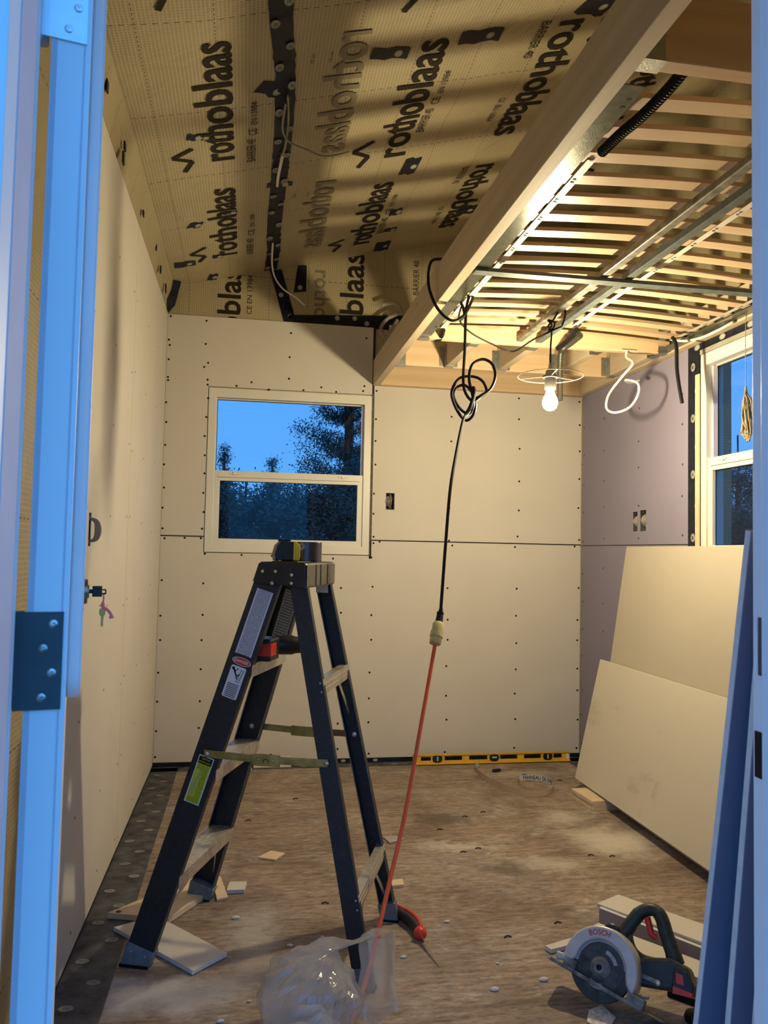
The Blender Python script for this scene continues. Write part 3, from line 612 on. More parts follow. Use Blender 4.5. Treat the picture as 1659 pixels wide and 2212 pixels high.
def rrect(u0, u1, v0, v1, r, n=6):
    out = []
    for cx, cy, a0 in ((u1-r, v1-r, 0), (u0+r, v1-r, PI/2), (u0+r, v0+r, PI), (u1-r, v0+r, 1.5*PI)):
        out += [(cx+r*math.cos(a0+PI/2*i/n), cy+r*math.sin(a0+PI/2*i/n)) for i in range(n+1)]
    return out
def ringprism(mb, F, A, B, d0, d1):
    o, a, b, c = F; n = len(A); vs = []
    for d in (d0, d1):
        for P in (A, B): vs += [o+a*x+b*y+c*d for x, y in P]
    fs = []
    for i in range(n):
        j = (i+1) % n; fs += [(i, j, n+j, n+i), (2*n+i, 3*n+i, 3*n+j, 2*n+j), (i, 2*n+i, 2*n+j, j), (n+i, n+j, 3*n+j, 3*n+i)]
    return mb.add(vs, fs)
ringprism(lf, DF, rrect(.10, .71, .985, 1.862, .03), rrect(.155, .655, 1.01, 1.83, .012), .0, .016)
obj('lite_frame', lf, M_doorw, door, smooth=True, bevel=.003)
lf = MB(); ringprism(lf, DF, rrect(.10, .71, .985, 1.862, .03), rrect(.155, .655, 1.01, 1.83, .012), -.0450, -.0405); obj('lite_frame', lf, M_doorw, door, smooth=True)
obj('pane', MB().fbox(DF, (.15, 1.005, -.026), (.66, 1.835, -.02)), M_glass, door)
def hinge(z0, z1, mat, nscrew):
    h = obj('hinge', MB().fbox(DF, (-.0022, z0, -.0445), (-.0001, z1, -.0045)), mat, door)
    k = MB(); n = 5
    for i in range(n):
        a = z0+(z1-z0)*i/n; k.cyl(V(.2225, -3.5455, a+.0006), V(.2225, -3.5455, a+(z1-z0)/n-.0006), .0068, n=14)
    k.fbox(DF, (-.0022, z0, -.051), (-.0001, z1, -.044)); obj('knuckle', k, mat, h, smooth=True)
    for i in range(nscrew):
        zz = z1-(z1-z0)*(i+.5)/nscrew; w = -.0445+ (.030 if i % 2 == 0 else .021)
        s = MB(); p = E + e*(-.0022) + nx_*w + Z*zz; s.lathe(p, [(.0046, 0), (.0046, .0004), (.0036, .0012), (.0014, .0012), (.0012, .0004)], 14, -e); obj('screw', s, M_galv if mat is M_galv else M_steel, h, smooth=True)
hinge(.996, 1.098, M_hook, 4); hinge(1.718, 1.82, M_galv, 4); hinge(.22, .322, M_hook, 4)
lk = MB(); P0 = E + e*.75 + Z*1.08; lk.lathe(P0, [(.030, 0), (.030, .004), (.027, .012), (.0235, .030), (.013, .031), (.013, .033)], 28, nx_)
lock = obj('deadbolt', lk, simple('satin_brass_lock', (.34, .29, .20), .3, .85, var=.1), door, smooth=True)
kb = MB(); kb.lathe(E+e*.75+Z*.93, [(.032, 0), (.032, .006), (.012, .012), (.012, .03), (.026, .04), (.028, .052), (.016, .058)], 24, nx_); 
kb2 = MB(); kb2.lathe(E+e*.75+Z*1.08-nx_*.0405, [(.03, 0), (.03, .008), (.01, .012), (.01, .018)], 20, -nx_); obj('thumb_turn', kb2, M_steel, door, smooth=True)

# ================================================================== loft framing
GJ = 'loft joists'
def lumber(name, label, cat, lo, hi, mat, group=None, bev=.002):
    loc = ((lo[0]+hi[0])/2, (lo[1]+hi[1])/2, lo[2]); o = obj(name, MB().box(lo, hi), mat, loc=loc, bevel=bev); return tag(o, label, cat, group)
lumber('loft_beam', 'long pale lumber beam running from far wall over the view, carrying the left side of the loft', 'beam', (XB, -3.55, ZB), (XB+.038, -.001, ZB+.145), M_stud)
lumber('ledger_board', 'lumber ledger fixed along the right wall above the window', 'beam', (W-.038, -3.5, ZB), (W-.0005, -.04, ZB+.14), M_stud)
lumber('ledger_board', 'lumber ledger fixed across the far wall above the drywall', 'beam', (XB+.038, -.038, ZB), (W-.001, -.0005, ZB+.14), M_studx)
j0 = lumber('loft_joist', 'near wide loft joist, reddish broadside, top right of view', 'joist', (XB+.0385, -3.067, ZB+.01), (W-.0385, -3.03, ZB+.15), M_reddish, GJ)
j1_ = lumber('loft_joist', 'middle loft joist where the slats end', 'joist', (XB+.0385, -1.045, ZB+.002), (W-.0385, -1.008, ZB+.142), M_studx, GJ)
j2_ = lumber('loft_joist', 'rearmost loft joist just in front of the far wall', 'joist', (XB+.0385, -.52, ZB+.002), (W-.0385, -.483, ZB+.142), M_studx, GJ)
SX = [1.43, 1.71, 2.02, 2.31]; nm = ['leftmost', 'second from left', 'third from left', 'rightmost']
def hangers(root, pts, ax):
    for p, d in pts:     # p: bottom centre at the joist end, d: direction into the joist
        h = MB(); s = d.cross(Z); F = (Vector(p), s, d, Z)
        h.fbox(F, (-.021, -.001, -.0022), (.021, .05, -.0006)); h.fbox(F, (-.0215, -.001, -.002), (-.0195, .045, .11)); h.fbox(F, (.0195, -.001, -.002), (.0215, .045, .11))
        h.fbox(F, (-.048, -.0022, .004), (-.02, -.0006, .105)); h.fbox(F, (.02, -.0022, .004), (.048, -.0006, .105)); obj('joist_hanger', h, M_steel, root)
for x, n_ in zip(SX, nm):
    o = lumber('short_joist', f'short joist between rearmost and middle loft joists, {n_} of the four', 'joist', (x, -1.0075, ZB+.002), (x+.038, -.5205, ZB+.14), M_stud, 'short joists at the far end of the loft')
    hangers(o, [((x+.019, -.5215, ZB+.002), V(0, -1, 0)), ((x+.019, -1.0065, ZB+.002), V(0, 1, 0))], 'y')
hangers(j0, [((XB+.040, -3.0485, ZB+.01), X)], 'x')
hangers(j1_, [((XB+.040, -1.0265, ZB+.002), X), ((W-.040, -1.0265, ZB+.002), -X)], 'x'); hangers(j2_, [((XB+.040, -.5015, ZB+.002), X)], 'x')
# steel side rails of the bed base, support bars, slats
r = MB(); r.box((1.1815, -2.98, 2.124), (1.234, -1.05, 2.1265)); r.box((1.1815, -2.98, 2.124), (1.184, -1.05, 2.175))
ra = obj('side_rail', r, M_angle, loc=(1.2, -2, 2.124)); tag(ra, 'long greenish steel angle rail screwed to the loft beam under the slat ends', 'metal rail', 'bed base side rails')
for y in (-2.93, -2.90, -1.2):
    s = MB().cyl(V(1.222, y, 2.1232), V(1.222, y, 2.1242), .006, n=12); obj('screw_hole', s, M_dark, ra)
r = MB(); r.box((W-.093, -2.98, 2.124), (W-.0395, -1.05, 2.1265)); r.box((W-.042, -2.98, 2.124), (W-.0395, -1.05, 2.175))
rb = obj('side_rail', r, M_angle, loc=(2.3, -2, 2.124)); tag(rb, 'greenish steel angle rail along the ledger on the right', 'metal rail', 'bed base side rails')
bars = [('oval_bar', 1.645, 'mottled grey steel support bar under the slats, left of the two lengthwise bars', simple('mottled_steel', (.20, .19, .155), .52, .35, var=.5, scale=25)), ('flat_bar', 1.735, 'dark green flat steel bar under the slats, right of the two lengthwise bars', M_bar)]
for nm_, x, lb, mt in bars:
    r = MB(); r.box((x-.015, -3.02, 2.128), (x+.015, -1.046, 2.150)); o = obj('support_bar', r, mt, loc=(x, -2, 2.128), bevel=.004 if nm_ == 'oval_bar' else .001); tag(o, lb, 'metal bar', 'steel bars under the slats')
r = MB(); r.box((XB+.045, -1.915, 2.114), (W-.045, -1.873, 2.1265)); o = obj('cross_bar', r, M_bar, loc=(1.8, -1.89, 2.112)); tag(o, 'dark steel cross bar running left to right under the slats', 'metal bar')
base = thing('slatted_bed_base', 'slatted bed base of pale birch slats joined by white webbing, laid across the loft', 'bed base', (1.78, -2.0, 2.155))
proto = None
for i in range(16):
    y = -2.868 + .1205*i
    if proto is None:
        mb = MB(); nn = 14; vs = []; L0, L1 = 1.195, W-.05
        for k in range(nn+1):
            t = k/nn; x = L0+(L1-L0)*t; zz = 2.152 + .022*math.sin(PI*t)
            vs += [V(x, y-.0245, zz), V(x, y+.0245, zz), V(x, y+.0245, zz+.012), V(x, y-.0245, zz+.012)]
        fs = [(4*k+a, 4*k+(a+1) % 4, 4*k+4+(a+1) % 4, 4*k+4+a) for k in range(nn) for a in range(4)] + [(0, 1, 2, 3), (4*nn+3, 4*nn+2, 4*nn+1, 4*nn)]
        proto = obj('slat', mb.add(vs, fs), M_slat, base); py = y
    else:
        o = proto.copy(); COL.objects.link(o); o.location = (0, y-py, 0); o.location = V(0, y-py, 0)
for x, y0, y1 in ((1.279, -2.62, -1.06), (1.838, -2.95, -1.20), (2.325, -2.95, -1.15)):
    mb = MB(); vs = []; m = 60
    for k in range(m+1):
        y = y0+(y1-y0)*k/m; s = .022*math.sin(PI*(x-1.195)/1.16); zz = 2.1505 + s - .0022; vs += [V(x-.011, y, zz), V(x+.011, y, zz)]
    obj('webbing', mb.add(vs, [(2*k, 2*k+1, 2*k+3, 2*k+2) for k in range(m)]), M_whitecab, base)
    st = MB(); y = py
    while y < -1.1:
        for dy in (-.008, .008):
            if y0 < y+dy < y1: st.box((x-.005, y+dy-.0008, 2.1465+s-.001), (x+.005, y+dy+.0008, 2.1478+s))
        y += .1205
    obj('staples', st, M_steel, base, kind='stuff')
for x, y0, y1 in ((1.279, -1.06, -1.02), (1.838, -1.2, -1.04)):
    obj('end_strap', MB().tube([(x, y0-.03, 2.146), (x+.004, (y0+y1)/2, 2.128), (x-.01, y1, 2.11)], .012, 6), M_black, base, smooth=True)
# corrugated conduits
def corrugated(name, label, pts, r, mat, group=None):
    P = catmull([Vector(p) for p in pts], 10); L = [0]
    for a, b in zip(P[:-1], P[1:]): L.append(L[-1]+(b-a).length)
    m = int(L[-1]/.004); Q = []; rr = []
    for i in range(m+1):
        s = L[-1]*i/m; k = max(j for j in range(len(L)) if L[j] <= s+1e-9); k = min(k, len(P)-2); t = (s-L[k])/max(1e-6, L[k+1]-L[k]); Q.append(P[k].lerp(P[k+1], t)); rr.append(r*(1 if i % 2 else .86))
    o = obj(name, MB().tube(Q, rr, 10, smooth=False), mat, loc=pts[0], smooth=True); return tag(o, label, 'conduit', group)
corrugated('corrugated_conduit', 'thick black corrugated conduit under the near slats beside the loft beam', [(1.30, -3.026, 2.150), (1.292, -2.95, 2.136), (1.283, -2.86, 2.131), (1.272, -2.79, 2.130), (1.268, -2.70, 2.132)], .0135, M_black)
corrugated('corrugated_conduit', 'dark corrugated conduit hanging down the far wall behind the bare bulb', [(1.86, -1.22, 2.125), (1.86, -1.12, 2.118), (1.845, -1.055, 2.10), (1.838, -1.05, 2.04), (1.838, -1.05, 1.87)], .0145, simple('smoky_conduit', (.05, .045, .035), .35, .3))
# bare bulb pendant
LX, LY, LZ = 1.615, -1.5, 1.766
pend = thing('pendant_lamp', 'lit bare bulb on a black cord with a wire shade ring', 'lamp', (LX, LY, LZ))
bb = MB(); bb.lathe((LX, LY, LZ), [(.0001, -.032), (.014, -.029), (.024, -.020), (.0295, -.006), (.0295, .006), (.026, .019), (.018, .033), (.0145, .045), (.0135, .052)], 20)
M_bulb = D.materials.new('lit_bulb'); M_bulb.use_nodes = True; t = M_bulb.node_tree; t.nodes.remove(t.nodes['Principled BSDF']); em = N(t, 'ShaderNodeEmission', i={'Color': LAMP_COL, 'Strength': LAMP_STRENGTH}); t.links.new(em.outputs[0], t.nodes['Material Output'].inputs[0])
obj('bulb', bb, M_bulb, pend, smooth=True)
bb = MB(); bb.lathe((LX, LY, LZ), [(.0145, .052), (.021, .053), (.0225, .060), (.0225, .098), (.030, .099), (.030, .106), (.021, .108), (.018, .125), (.008, .140), (.006, .158)], 20); obj('socket', bb, simple('grey_socket', (.14, .135, .12), .5), pend, smooth=True)
rg = MB(); R0 = .127; zz = LZ+.105; tl = .04
rg.tube([(LX+R0*math.cos(2*PI*i/40), LY+R0*math.sin(2*PI*i/40), zz + .0*tl*math.cos(2*PI*i/40)) for i in range(40)], .0016, 8, False, True)
for a in (0.35, 2.45, 4.55): rg.tube([(LX+.028*math.cos(a), LY+.028*math.sin(a), zz), (LX+R0*math.cos(a), LY+R0*math.sin(a), zz)], .0016, 6, False)
obj('shade_ring', rg, simple('pale_wire', (.20, .18, .13), .35, .6), pend, smooth=True)
cdm = MB(); cdm.tube([(LX, LY, LZ+.15), (LX, LY, 1.99), (LX+.003, LY, 2.05), (LX-.006, LY+.01, 2.075), (LX+.012, LY-.005, 2.10), (LX+.03, LY, 2.135), (LX+.045, LY, 2.16), (LX+.06, LY, 2.13), (LX+.05, LY+.008, 2.08), (LX+.02, LY-.008, 2.06), (LX-.03, LY+.12, 2.045), (LX-.06, LY+.28, 2.035), (1.45, -1.26, 2.05), (1.34, -1.32, 2.075), (1.27, -1.40, 2.10), (1.25, -1.5, 2.12)], .0036, 8)
cdm.tube([(LX-.012, LY-.006, 2.05), (LX+.012, LY+.006, 2.065), (LX+.012, LY-.006, 2.085), (LX-.01, LY+.006, 2.095), (LX+.004, LY, 2.075)], .0036, 8, closed=True); obj('cord', cdm, M_black, pend, smooth=True)
# ------------------------------------------------------------------ black power cord with knot + orange extension cord
bc = MB(); Yk = -1.53
bc.tube([(1.172, -1.515, 2.30), (1.178, -1.50, 2.219), (1.205, -1.51, 2.17), (1.239, -1.53, 2.13), (1.252, -1.54, 2.08), (1.235, -1.54, 2.055)], .0056, 8)
bc.tube([(1.165, -1.52, 2.295), (1.120, -1.53, 2.275), (1.108, -1.55, 2.18), (1.140, -1.56, 2.092), (1.195, -1.56, 2.047), (1.245, -1.55, 2.07), (1.279, -1.54, 2.13), (1.29, -1.53, 2.17)], .0056, 8)
bc.tube([(1.276, -1.53, 2.165), (1.262, -1.53, 2.10), (1.257, -1.535, 1.94), (1.252, -1.54, 1.82), (1.262, -1.55, 1.77), (1.29, -1.55, 1.745), (1.318, -1.54, 1.763), (1.345, -1.535, 1.79), (1.33, -1.53, 1.83), (1.29, -1.53, 1.845), (1.24, -1.53, 1.835), (1.212, -1.53, 1.79), (1.215, -1.53, 1.75), (1.24, -1.53, 1.70), (1.27, -1.53, 1.675),
         (1.295, -1.54, 1.70), (1.30, -1.54, 1.75), (1.285, -1.53, 1.79), (1.262, -1.52, 1.812), (1.232, -1.52, 1.80), (1.222, -1.52, 1.765), (1.245, -1.525, 1.72), (1.275, -1.54, 1.70), (1.29, -1.55, 1.73), (1.286, -1.55, 1.77), (1.272, -1.55, 1.83), (1.283, -1.55, 1.885), (1.325, -1.545, 1.91), (1.365, -1.54, 1.895), (1.378, -1.54, 1.85), (1.36, -1.54, 1.80), (1.32, -1.54, 1.77), (1.29, -1.54, 1.75), (1.275, -1.55, 1.71), (1.262, -1.56, 1.69),
         (1.236, -1.603, 1.66), (1.193, -1.674, 1.528), (1.158, -1.732, 1.389), (1.135, -1.77, 1.193), (1.124, -1.788, 1.082), (1.112, -1.81, .972)], .0056, 8, sub=7)
bc.tube([(1.262, -1.545, 1.69), (1.28, -1.555, 1.73), (1.292, -1.555, 1.78), (1.286, -1.55, 1.80)], .008, 8)
pc = obj('power_cord', bc, M_black, loc=(1.276, -1.53, 2.165), smooth=True); tag(pc, 'black cord draped over the loft beam and knotted above the yellow connector', 'cord')
pl = MB(); a = V(1.109, -1.813, .958); b = V(1.100, -1.829, .925); d = (b-a).normalized(); pl.cyl(a-d*.03, a-d*.012, .0055, .009, 12); pl.cyl(a-d*.012, a-d*.006, .012, .012, 12); pl.cyl(a-d*.004, b, .011, .014, 12); obj('plug', pl, M_black, pc, smooth=True)
oc = MB(); OP = [(1.085, -1.853, .872), (1.05, -1.909, .743), (1.007, -1.981, .597), (.972, -2.038, .472), (.934, -2.102, .357), (.891, -2.172, .253), (.842, -2.262, .145), (.800, -2.34, .062), (.765, -2.40, .016), (.74, -2.48, .0075), (.72, -2.65, .0068), (.70, -2.9, .0068), (.66, -3.3, .0068)]
oc.tube(OP, .0066, 10); exo = obj('extension_cord', oc, M_orange, loc=(.66, -3.3, 0), smooth=True); tag(exo, 'orange extension cord slanting down past the ladder to the floor', 'cord')
cn = MB(); a = V(1.103, -1.823, .935); b = V(1.083, -1.856, .866); d = (b-a); L = d.length; d.normalize()
cn.lathe(a, [(.017, 0), (.0195, .004), (.0195, .03), (.0215, .031), (.0225, .052), (.0195, .055), (.018, .060), (.021, .064), (.019, .076), (.008, L)], 16, d); obj('connector', cn, M_conn, exo, smooth=True)
# ------------------------------------------------------------------ other cables
def cable(name, label, pts, r, mat, cat='cable', group=None, n=8):
    o = obj(name, MB().tube(pts, r, n), mat, loc=pts[0], smooth=True); return tag(o, label, cat, group)
o = obj('cable', MB().tube([(2.16, -1.052, 2.118), (2.155, -1.06, 2.085), (2.15, -1.13, 2.04), (2.13, -1.06, 1.99), (2.12, -.95, 1.93), (2.12, -.93, 1.87), (2.13, -1.0, 1.838), (2.16, -1.08, 1.85), (2.18, -1.12, 1.90), (2.185, -1.11, 1.955), (2.17, -1.04, 1.985), (2.19, -.98, 1.995), (2.24, -.93, 2.0), (2.30, -.90, 2.02)], .0058, 10), M_whitecab, loc=(2.16, -1.05, 2.118), smooth=True)
tag(o, 'white cable loop hanging from the loft and throwing a shadow on the purple sheet', 'cable')
obj('cable_tail', MB().box((2.13, -1.056, 2.119), (2.20, -1.0455, 2.121)), M_whitecab, o)
cable('cable', 'short white cable lying along the slats above the right window', [(2.30, -1.20, 2.14), (2.32, -1.28, 2.115), (2.335, -1.38, 2.105), (2.345, -1.48, 2.108), (2.35, -1.58, 2.115)], .0055, M_whitecab)
cable('cable', 'white cable end dangling from the roof seam at the far wall', [(.547, -.46, 2.73), (.548, -.3, 2.70), (.555, -.16, 2.69), (.575, -.08, 2.66), (.62, -.05, 2.615), (.69, -.03, 2.58), (.742, -.012, 2.545)], .005, M_whitecab)
cable('cable', 'white cable stub taped to the middle of the roof seam', [(.556, -1.36, 2.72), (.55, -1.27, 2.715), (.545, -1.17, 2.715), (.545, -1.07, 2.725)], .006, M_whitecab)
cable('cable', 'thin grey cable curling out of the roof seam near the top', [(.55, -1.74, 2.71), (.545, -1.6, 2.695), (.575, -1.50, 2.70), (.64, -1.42, 2.72), (.72, -1.36, 2.73), (.815, -1.385, 2.745)], .004, M_greycab)
cable('cable', 'grey cable running down the roof seam tape between two stubs', [(.555, -1.78, 2.715), (.565, -1.6, 2.715), (.562, -1.45, 2.71), (.555, -1.36, 2.715)], .0045, M_greycab)
o = obj('tape_strip', MB().tube([(2.246, -1.30, 2.12), (2.25, -1.325, 2.08), (2.25, -1.33, 1.98), (2.255, -1.34, 1.90), (2.262, -1.352, 1.826)], .0085, 6), M_black, loc=(2.25, -1.3, 2.12), smooth=True); tag(o, 'black strap hanging down beside the right window', 'strap')
o = obj('rope_loop', MB().tube([(1.17, -.10, 2.55), (1.24, -.12, 2.56), (1.27, -.13, 2.51), (1.20, -.12, 2.47), (1.16, -.13, 2.41), (1.18, -.14, 2.36), (1.22, -.15, 2.40), (1.25, -.14, 2.46), (1.20, -.145, 2.36), (1.17, -.15, 2.267)], .010, 8), simple('grey_rope', (.30, .27, .26), .9, var=.4, scale=150), loc=(1.17, -.1, 2.5), smooth=True); tag(o, 'grey rope looped behind the loft beam by the far wall', 'rope')
# hanging bundle in the right window
rt = MB(); random.seed(3)
for i in range(16):
    a = random.uniform(0, PI*2); rr = .012+.02*random.random(); y0 = -1.655+rr*math.cos(a); x0 = 2.36+rr*.6*math.sin(a)
    rt.tube([(2.36, -1.645, 1.845), (2.36+.004*math.sin(a), -1.648, 1.815), (x0, y0, 1.78), (x0, y0-.01*math.sin(i), 1.72), (x0*.5+1.18, y0+.012*math.cos(i*2), 1.66), (2.36, -1.655+.01*math.sin(i*3), 1.625+.012*(i % 4))], .0035, 6, sub=4)
rt.tube([(2.36, -1.645, 1.83), (2.36, -1.645, 1.90), (2.36, -1.645, 2.06), (2.362, -1.645, 2.124)], .0015, 6)
o = obj('string_bundle', rt, simple('straw_string', (.30, .24, .12), .7, var=.5, scale=90), loc=(2.36, -1.645, 2.12), smooth=True); tag(o, 'bundle of straw-coloured strings hanging in the right window', 'bundle'); random.seed(5)
# electrical boxes with cable bundles
def ebox(name, label, F, u0, u1, v0, v1, style, grp='electrical boxes set in the drywall'):
    o_, a, b, c = F; m = MB(); root = thing(name, label, 'electrical box', o_+a*(u0+u1)/2+b*v0, grp)
    m.fbox(F, (u0, v0, -.06), (u1, v1, -.055)); m.fbox(F, (u0, v0, -.055), (u0+.002, v1, -.002)); m.fbox(F, (u1-.002, v0, -.055), (u1, v1, -.002)); m.fbox(F, (u0, v0, -.055), (u1, v0+.002, -.002)); m.fbox(F, (u0, v1-.002, -.055), (u1, v1, -.002))
    for vv in (v0+.006, v1-.012): m.fbox(F, (u0+(u1-u0)*.35, vv, -.006), (u0+(u1-u0)*.65, vv+.007, -.001))
    obj('box_shell', m, M_tapedust, root); k = MB(); w = u1-u0; h = v1-v0
    for i in range(4):
        if style == 'out':
            s = .55+.13*i; P = [o_+a*(u0+w*(.3+.12*i))+b*(v0+h*.15+.002*i)-c*.03, o_+a*(u0+w*.5)+b*(v0+h*(.18))+c*.018*s, o_+a*(u0+w*.5)+b*(v0+h*.5)+c*.032*s, o_+a*(u0+w*.5)+b*(v0+h*.78)+c*.018*s, o_+a*(u0+w*(.3+.12*i))+b*(v0+h*.85)-c*.03]
        else:
            s = (i-1.5)*.2; P = [o_+a*(u0+w*.7)+b*(v0+h*.12)-c*.04, o_+a*(u0+w*(.35+s))+b*(v0+h*.3)-c*.01, o_+a*(u0+w*(.3+s))+b*(v0+h*.5)+c*.004, o_+a*(u0+w*(.4+s))+b*(v0+h*.72)-c*.01, o_+a*(u0+w*.75)+b*(v0+h*.88)-c*.04]
        k.tube(P, .0042 if style == 'out' else .0038, 8)
    obj('cable_bundle', k, M_greycab, root, smooth=True)
ebox('electrical_box', 'open outlet box with cables in the far wall right of the window', backF(), 1.232, 1.278, 1.412, 1.503, 'loops')
ebox('electrical_box', 'open outlet box on the left wall with a grey cable loop bulging out', leftF(), -1.985, -1.950, 1.168, 1.268, 'out')
ebox('electrical_box', 'open outlet box in the purple sheet, left of the pair', rightF(), -.688, -.64, 1.30, 1.40, 'loops')
ebox('electrical_box', 'open outlet box in the purple sheet, right of the pair', rightF(), -.775, -.715, 1.30, 1.405, 'loops')

# ================================================================== step ladder
LT = -.344; LO = V(.569, -1.975, 0); ld = V(math.cos(LT), math.sin(LT), 0); lw = V(-math.sin(LT), math.cos(LT), 0)
def lp(d, w_, z): return LO + ld*d + lw*w_ + Z*z
HT = 1.087
def railpt(front, side, z, off=0):
    t = z/HT
    d = (-.325 + .331*t) if front else (.325 - .233*t); wv = (.235 - .088*t) if front else (.218 - .068*t)
    return lp(d, side*(wv+off), z)
lad = thing('step_ladder', 'black fibreglass step ladder with aluminium treads standing open on the left', 'ladder', LO)
def uvquad(name, F, u0, u1, v0, v1, d, mat, parent, round_=0):
    off = root_loc(parent); o_, a, b, c = F; vs = [o_+a*u0+b*v0+c*d, o_+a*u1+b*v0+c*d, o_+a*u1+b*v1+c*d, o_+a*u0+b*v1+c*d]
    vs += [q-c*.0006 for q in vs]
    me = D.meshes.new(name); me.from_pydata([q-off for q in vs], [], [(0, 1, 2, 3), (4, 7, 6, 5), (0, 4, 5, 1), (1, 5, 6, 2), (2, 6, 7, 3), (3, 7, 4, 0)])
    uv = me.uv_layers.new(name='UVMap'); co = [(0, 0), (1, 0), (1, 1), (0, 1)]
    for i in range(4): uv.data[i].uv = co[i]
    for i in range(4, len(uv.data)): uv.data[i].uv = (0, 0)
    me.materials.append(mat); o = D.objects.new(name, me); COL.objects.link(o); o.parent = parent; return o
RF = {}
for front in (1, 0):
    for side in (-1, 1):
        p0, p1 = railpt(front, side, .035), railpt(front, side, HT+.012); ax = (p1-p0).normalized(); outw = (lw*side - ax*ax.dot(lw*side)).normalized(); fl = ax.cross(outw)
        wd = .078 if front else .050; th = .0035; fw = .026 if front else .022; mb = MB(); F = (p0, fl, ax, outw); L = (p1-p0).length
        mb.fbox(F, (-wd/2, 0, -th), (wd/2, L, 0)); mb.fbox(F, (-wd/2, 0, -fw), (-wd/2+th, L, -th)); mb.fbox(F, (wd/2-th, 0, -fw), (wd/2, L, -th))
        rail = obj('rail', mb, M_rail, lad, bevel=.0008); RF[front, side] = (F, L, rail, wd)
        eg = MB(); eg.fbox(F, (-wd/2, 0, -fw-.0006), (-wd/2+th, L, -fw)); eg.fbox(F, (wd/2-th, 0, -fw-.0006), (wd/2, L, -fw)); obj('worn_edge', eg, M_railedge, rail)
        ft = MB(); Pb = railpt(front, side, 0); sgn = 1 if front else -1
        g0, g1 = Pb - ax*0 , None
        hw = wd/2+.004; q = []
        top = p0 + ax*.022; bz = .0
        for (pp, zz) in ((top, None), (Pb, bz)):
            for sx, sy in ((-1, .004), (1, .004), (1, -fw-.006), (-1, -fw-.006)):
                x = pp + fl*hw*sx + outw*sy
                if zz is not None: x = V(x.x, x.y, zz)
                q.append(x)
        ft.add(q, [(0, 1, 2, 3), (7, 6, 5, 4), (0, 4, 5, 1), (1, 5, 6, 2), (2, 6, 7, 3), (3, 7, 4, 0)]); f_ = obj('foot', ft, M_foot, lad, bevel=.003)
        so = MB(); q2 = [V(x.x, x.y, 0) for x in q[4:]]; q2 += [V(x.x, x.y, .009) for x in q[4:]]; c_ = sum(q2, V(0, 0, 0))/8
        q2 = [c_ + (x-c_)*1.03 for x in q2]; q2 = [V(x.x, x.y, max(0, x.z)) for x in q2]
        so.add(q2, [(0, 1, 2, 3), (7, 6, 5, 4), (0, 4, 5, 1), (1, 5, 6, 2), (2, 6, 7, 3), (3, 7, 4, 0)]); obj('rubber_sole', so, M_black, f_)
        for sx in (-.5, .5):
            rv = MB().ball(p0 + ax*.003 + fl*hw*sx + outw*.005, .003, 10, 6); obj('rivet', rv, M_steel, f_, smooth=True)
# treads and rear braces
for k, zt in enumerate((.25, .545, .84)):
    A, B = railpt(1, -1, zt, -.004), railpt(1, 1, zt, -.004); mb = MB(); F = (A, ld, (B-A).normalized(), Z); L = (B-A).length
    mb.fbox(F, (-.040, 0, -.003), (.040, L, 0)); mb.fbox(F, (-.040, 0, -.028), (-.0375, L, -.003)); mb.fbox(F, (.0375, 0, -.036), (.040, L, -.003))
    for i in range(9): mb.fbox(F, (-.036+.0085*i, .004, 0), (-.0325+.0085*i, L-.004, .0014))
    tr_ = obj('tread', mb, M_alu, lad)
    if k == 0:
        for s in (0, 1):
            a_ = A + (B-A)*(.30 if s == 0 else .70) - Z*.03 + ld*.03; b_ = railpt(1, -1 if s == 0 else 1, .10, -.014) + ld*.02
            mb = MB().bar(a_, b_, .014, .002, ld); obj('tread_brace', mb, M_alu, lad)
for k, zt in enumerate((.215, .785)):
    A, B = railpt(0, -1, zt, -.002), railpt(0, 1, zt, -.002); mb = MB(); F = (A+ld*.012, ld, (B-A).normalized(), Z); L = (B-A).length
    mb.fbox(F, (.010, 0, -.022), (.0125, L, .022)); mb.fbox(F, (-.014, 0, .019), (.010, L, .022)); mb.fbox(F, (.0125, 0, -.008), (.0135, L, -.006)); mb.fbox(F, (.0125, 0, .007), (.0135, L, .009))
    br = obj('rear_brace', mb, M_alu, lad)
    if k == 0: uvquad('paper_sticker', (A+ld*.0255, (B-A).normalized(), Z, ld), L*.34, L*.5, -.014, .014, .0, lines_label('sticker_print', (.6, .6, .6), (.12, .12, .12), 4), br)
    for s in (0, 1):
        a_ = A + (B-A)*(.30 if s == 0 else .72) - Z*.02 + ld*.012; b_ = railpt(0, -1 if s == 0 else 1, zt-.13 if k else .075, -.012)
        if k and s == 0: continue
        mb = MB().bar(a_, b_, .013, .002, ld); obj('rear_diagonal', mb, M_alu, lad)
    for s in (-1, 1):
        for dz in (-.012, .012): obj('rivet', MB().ball(railpt(0, s, zt+dz, .0005)+ld*.018, .0035, 10, 6), M_steel, lad, smooth=True)
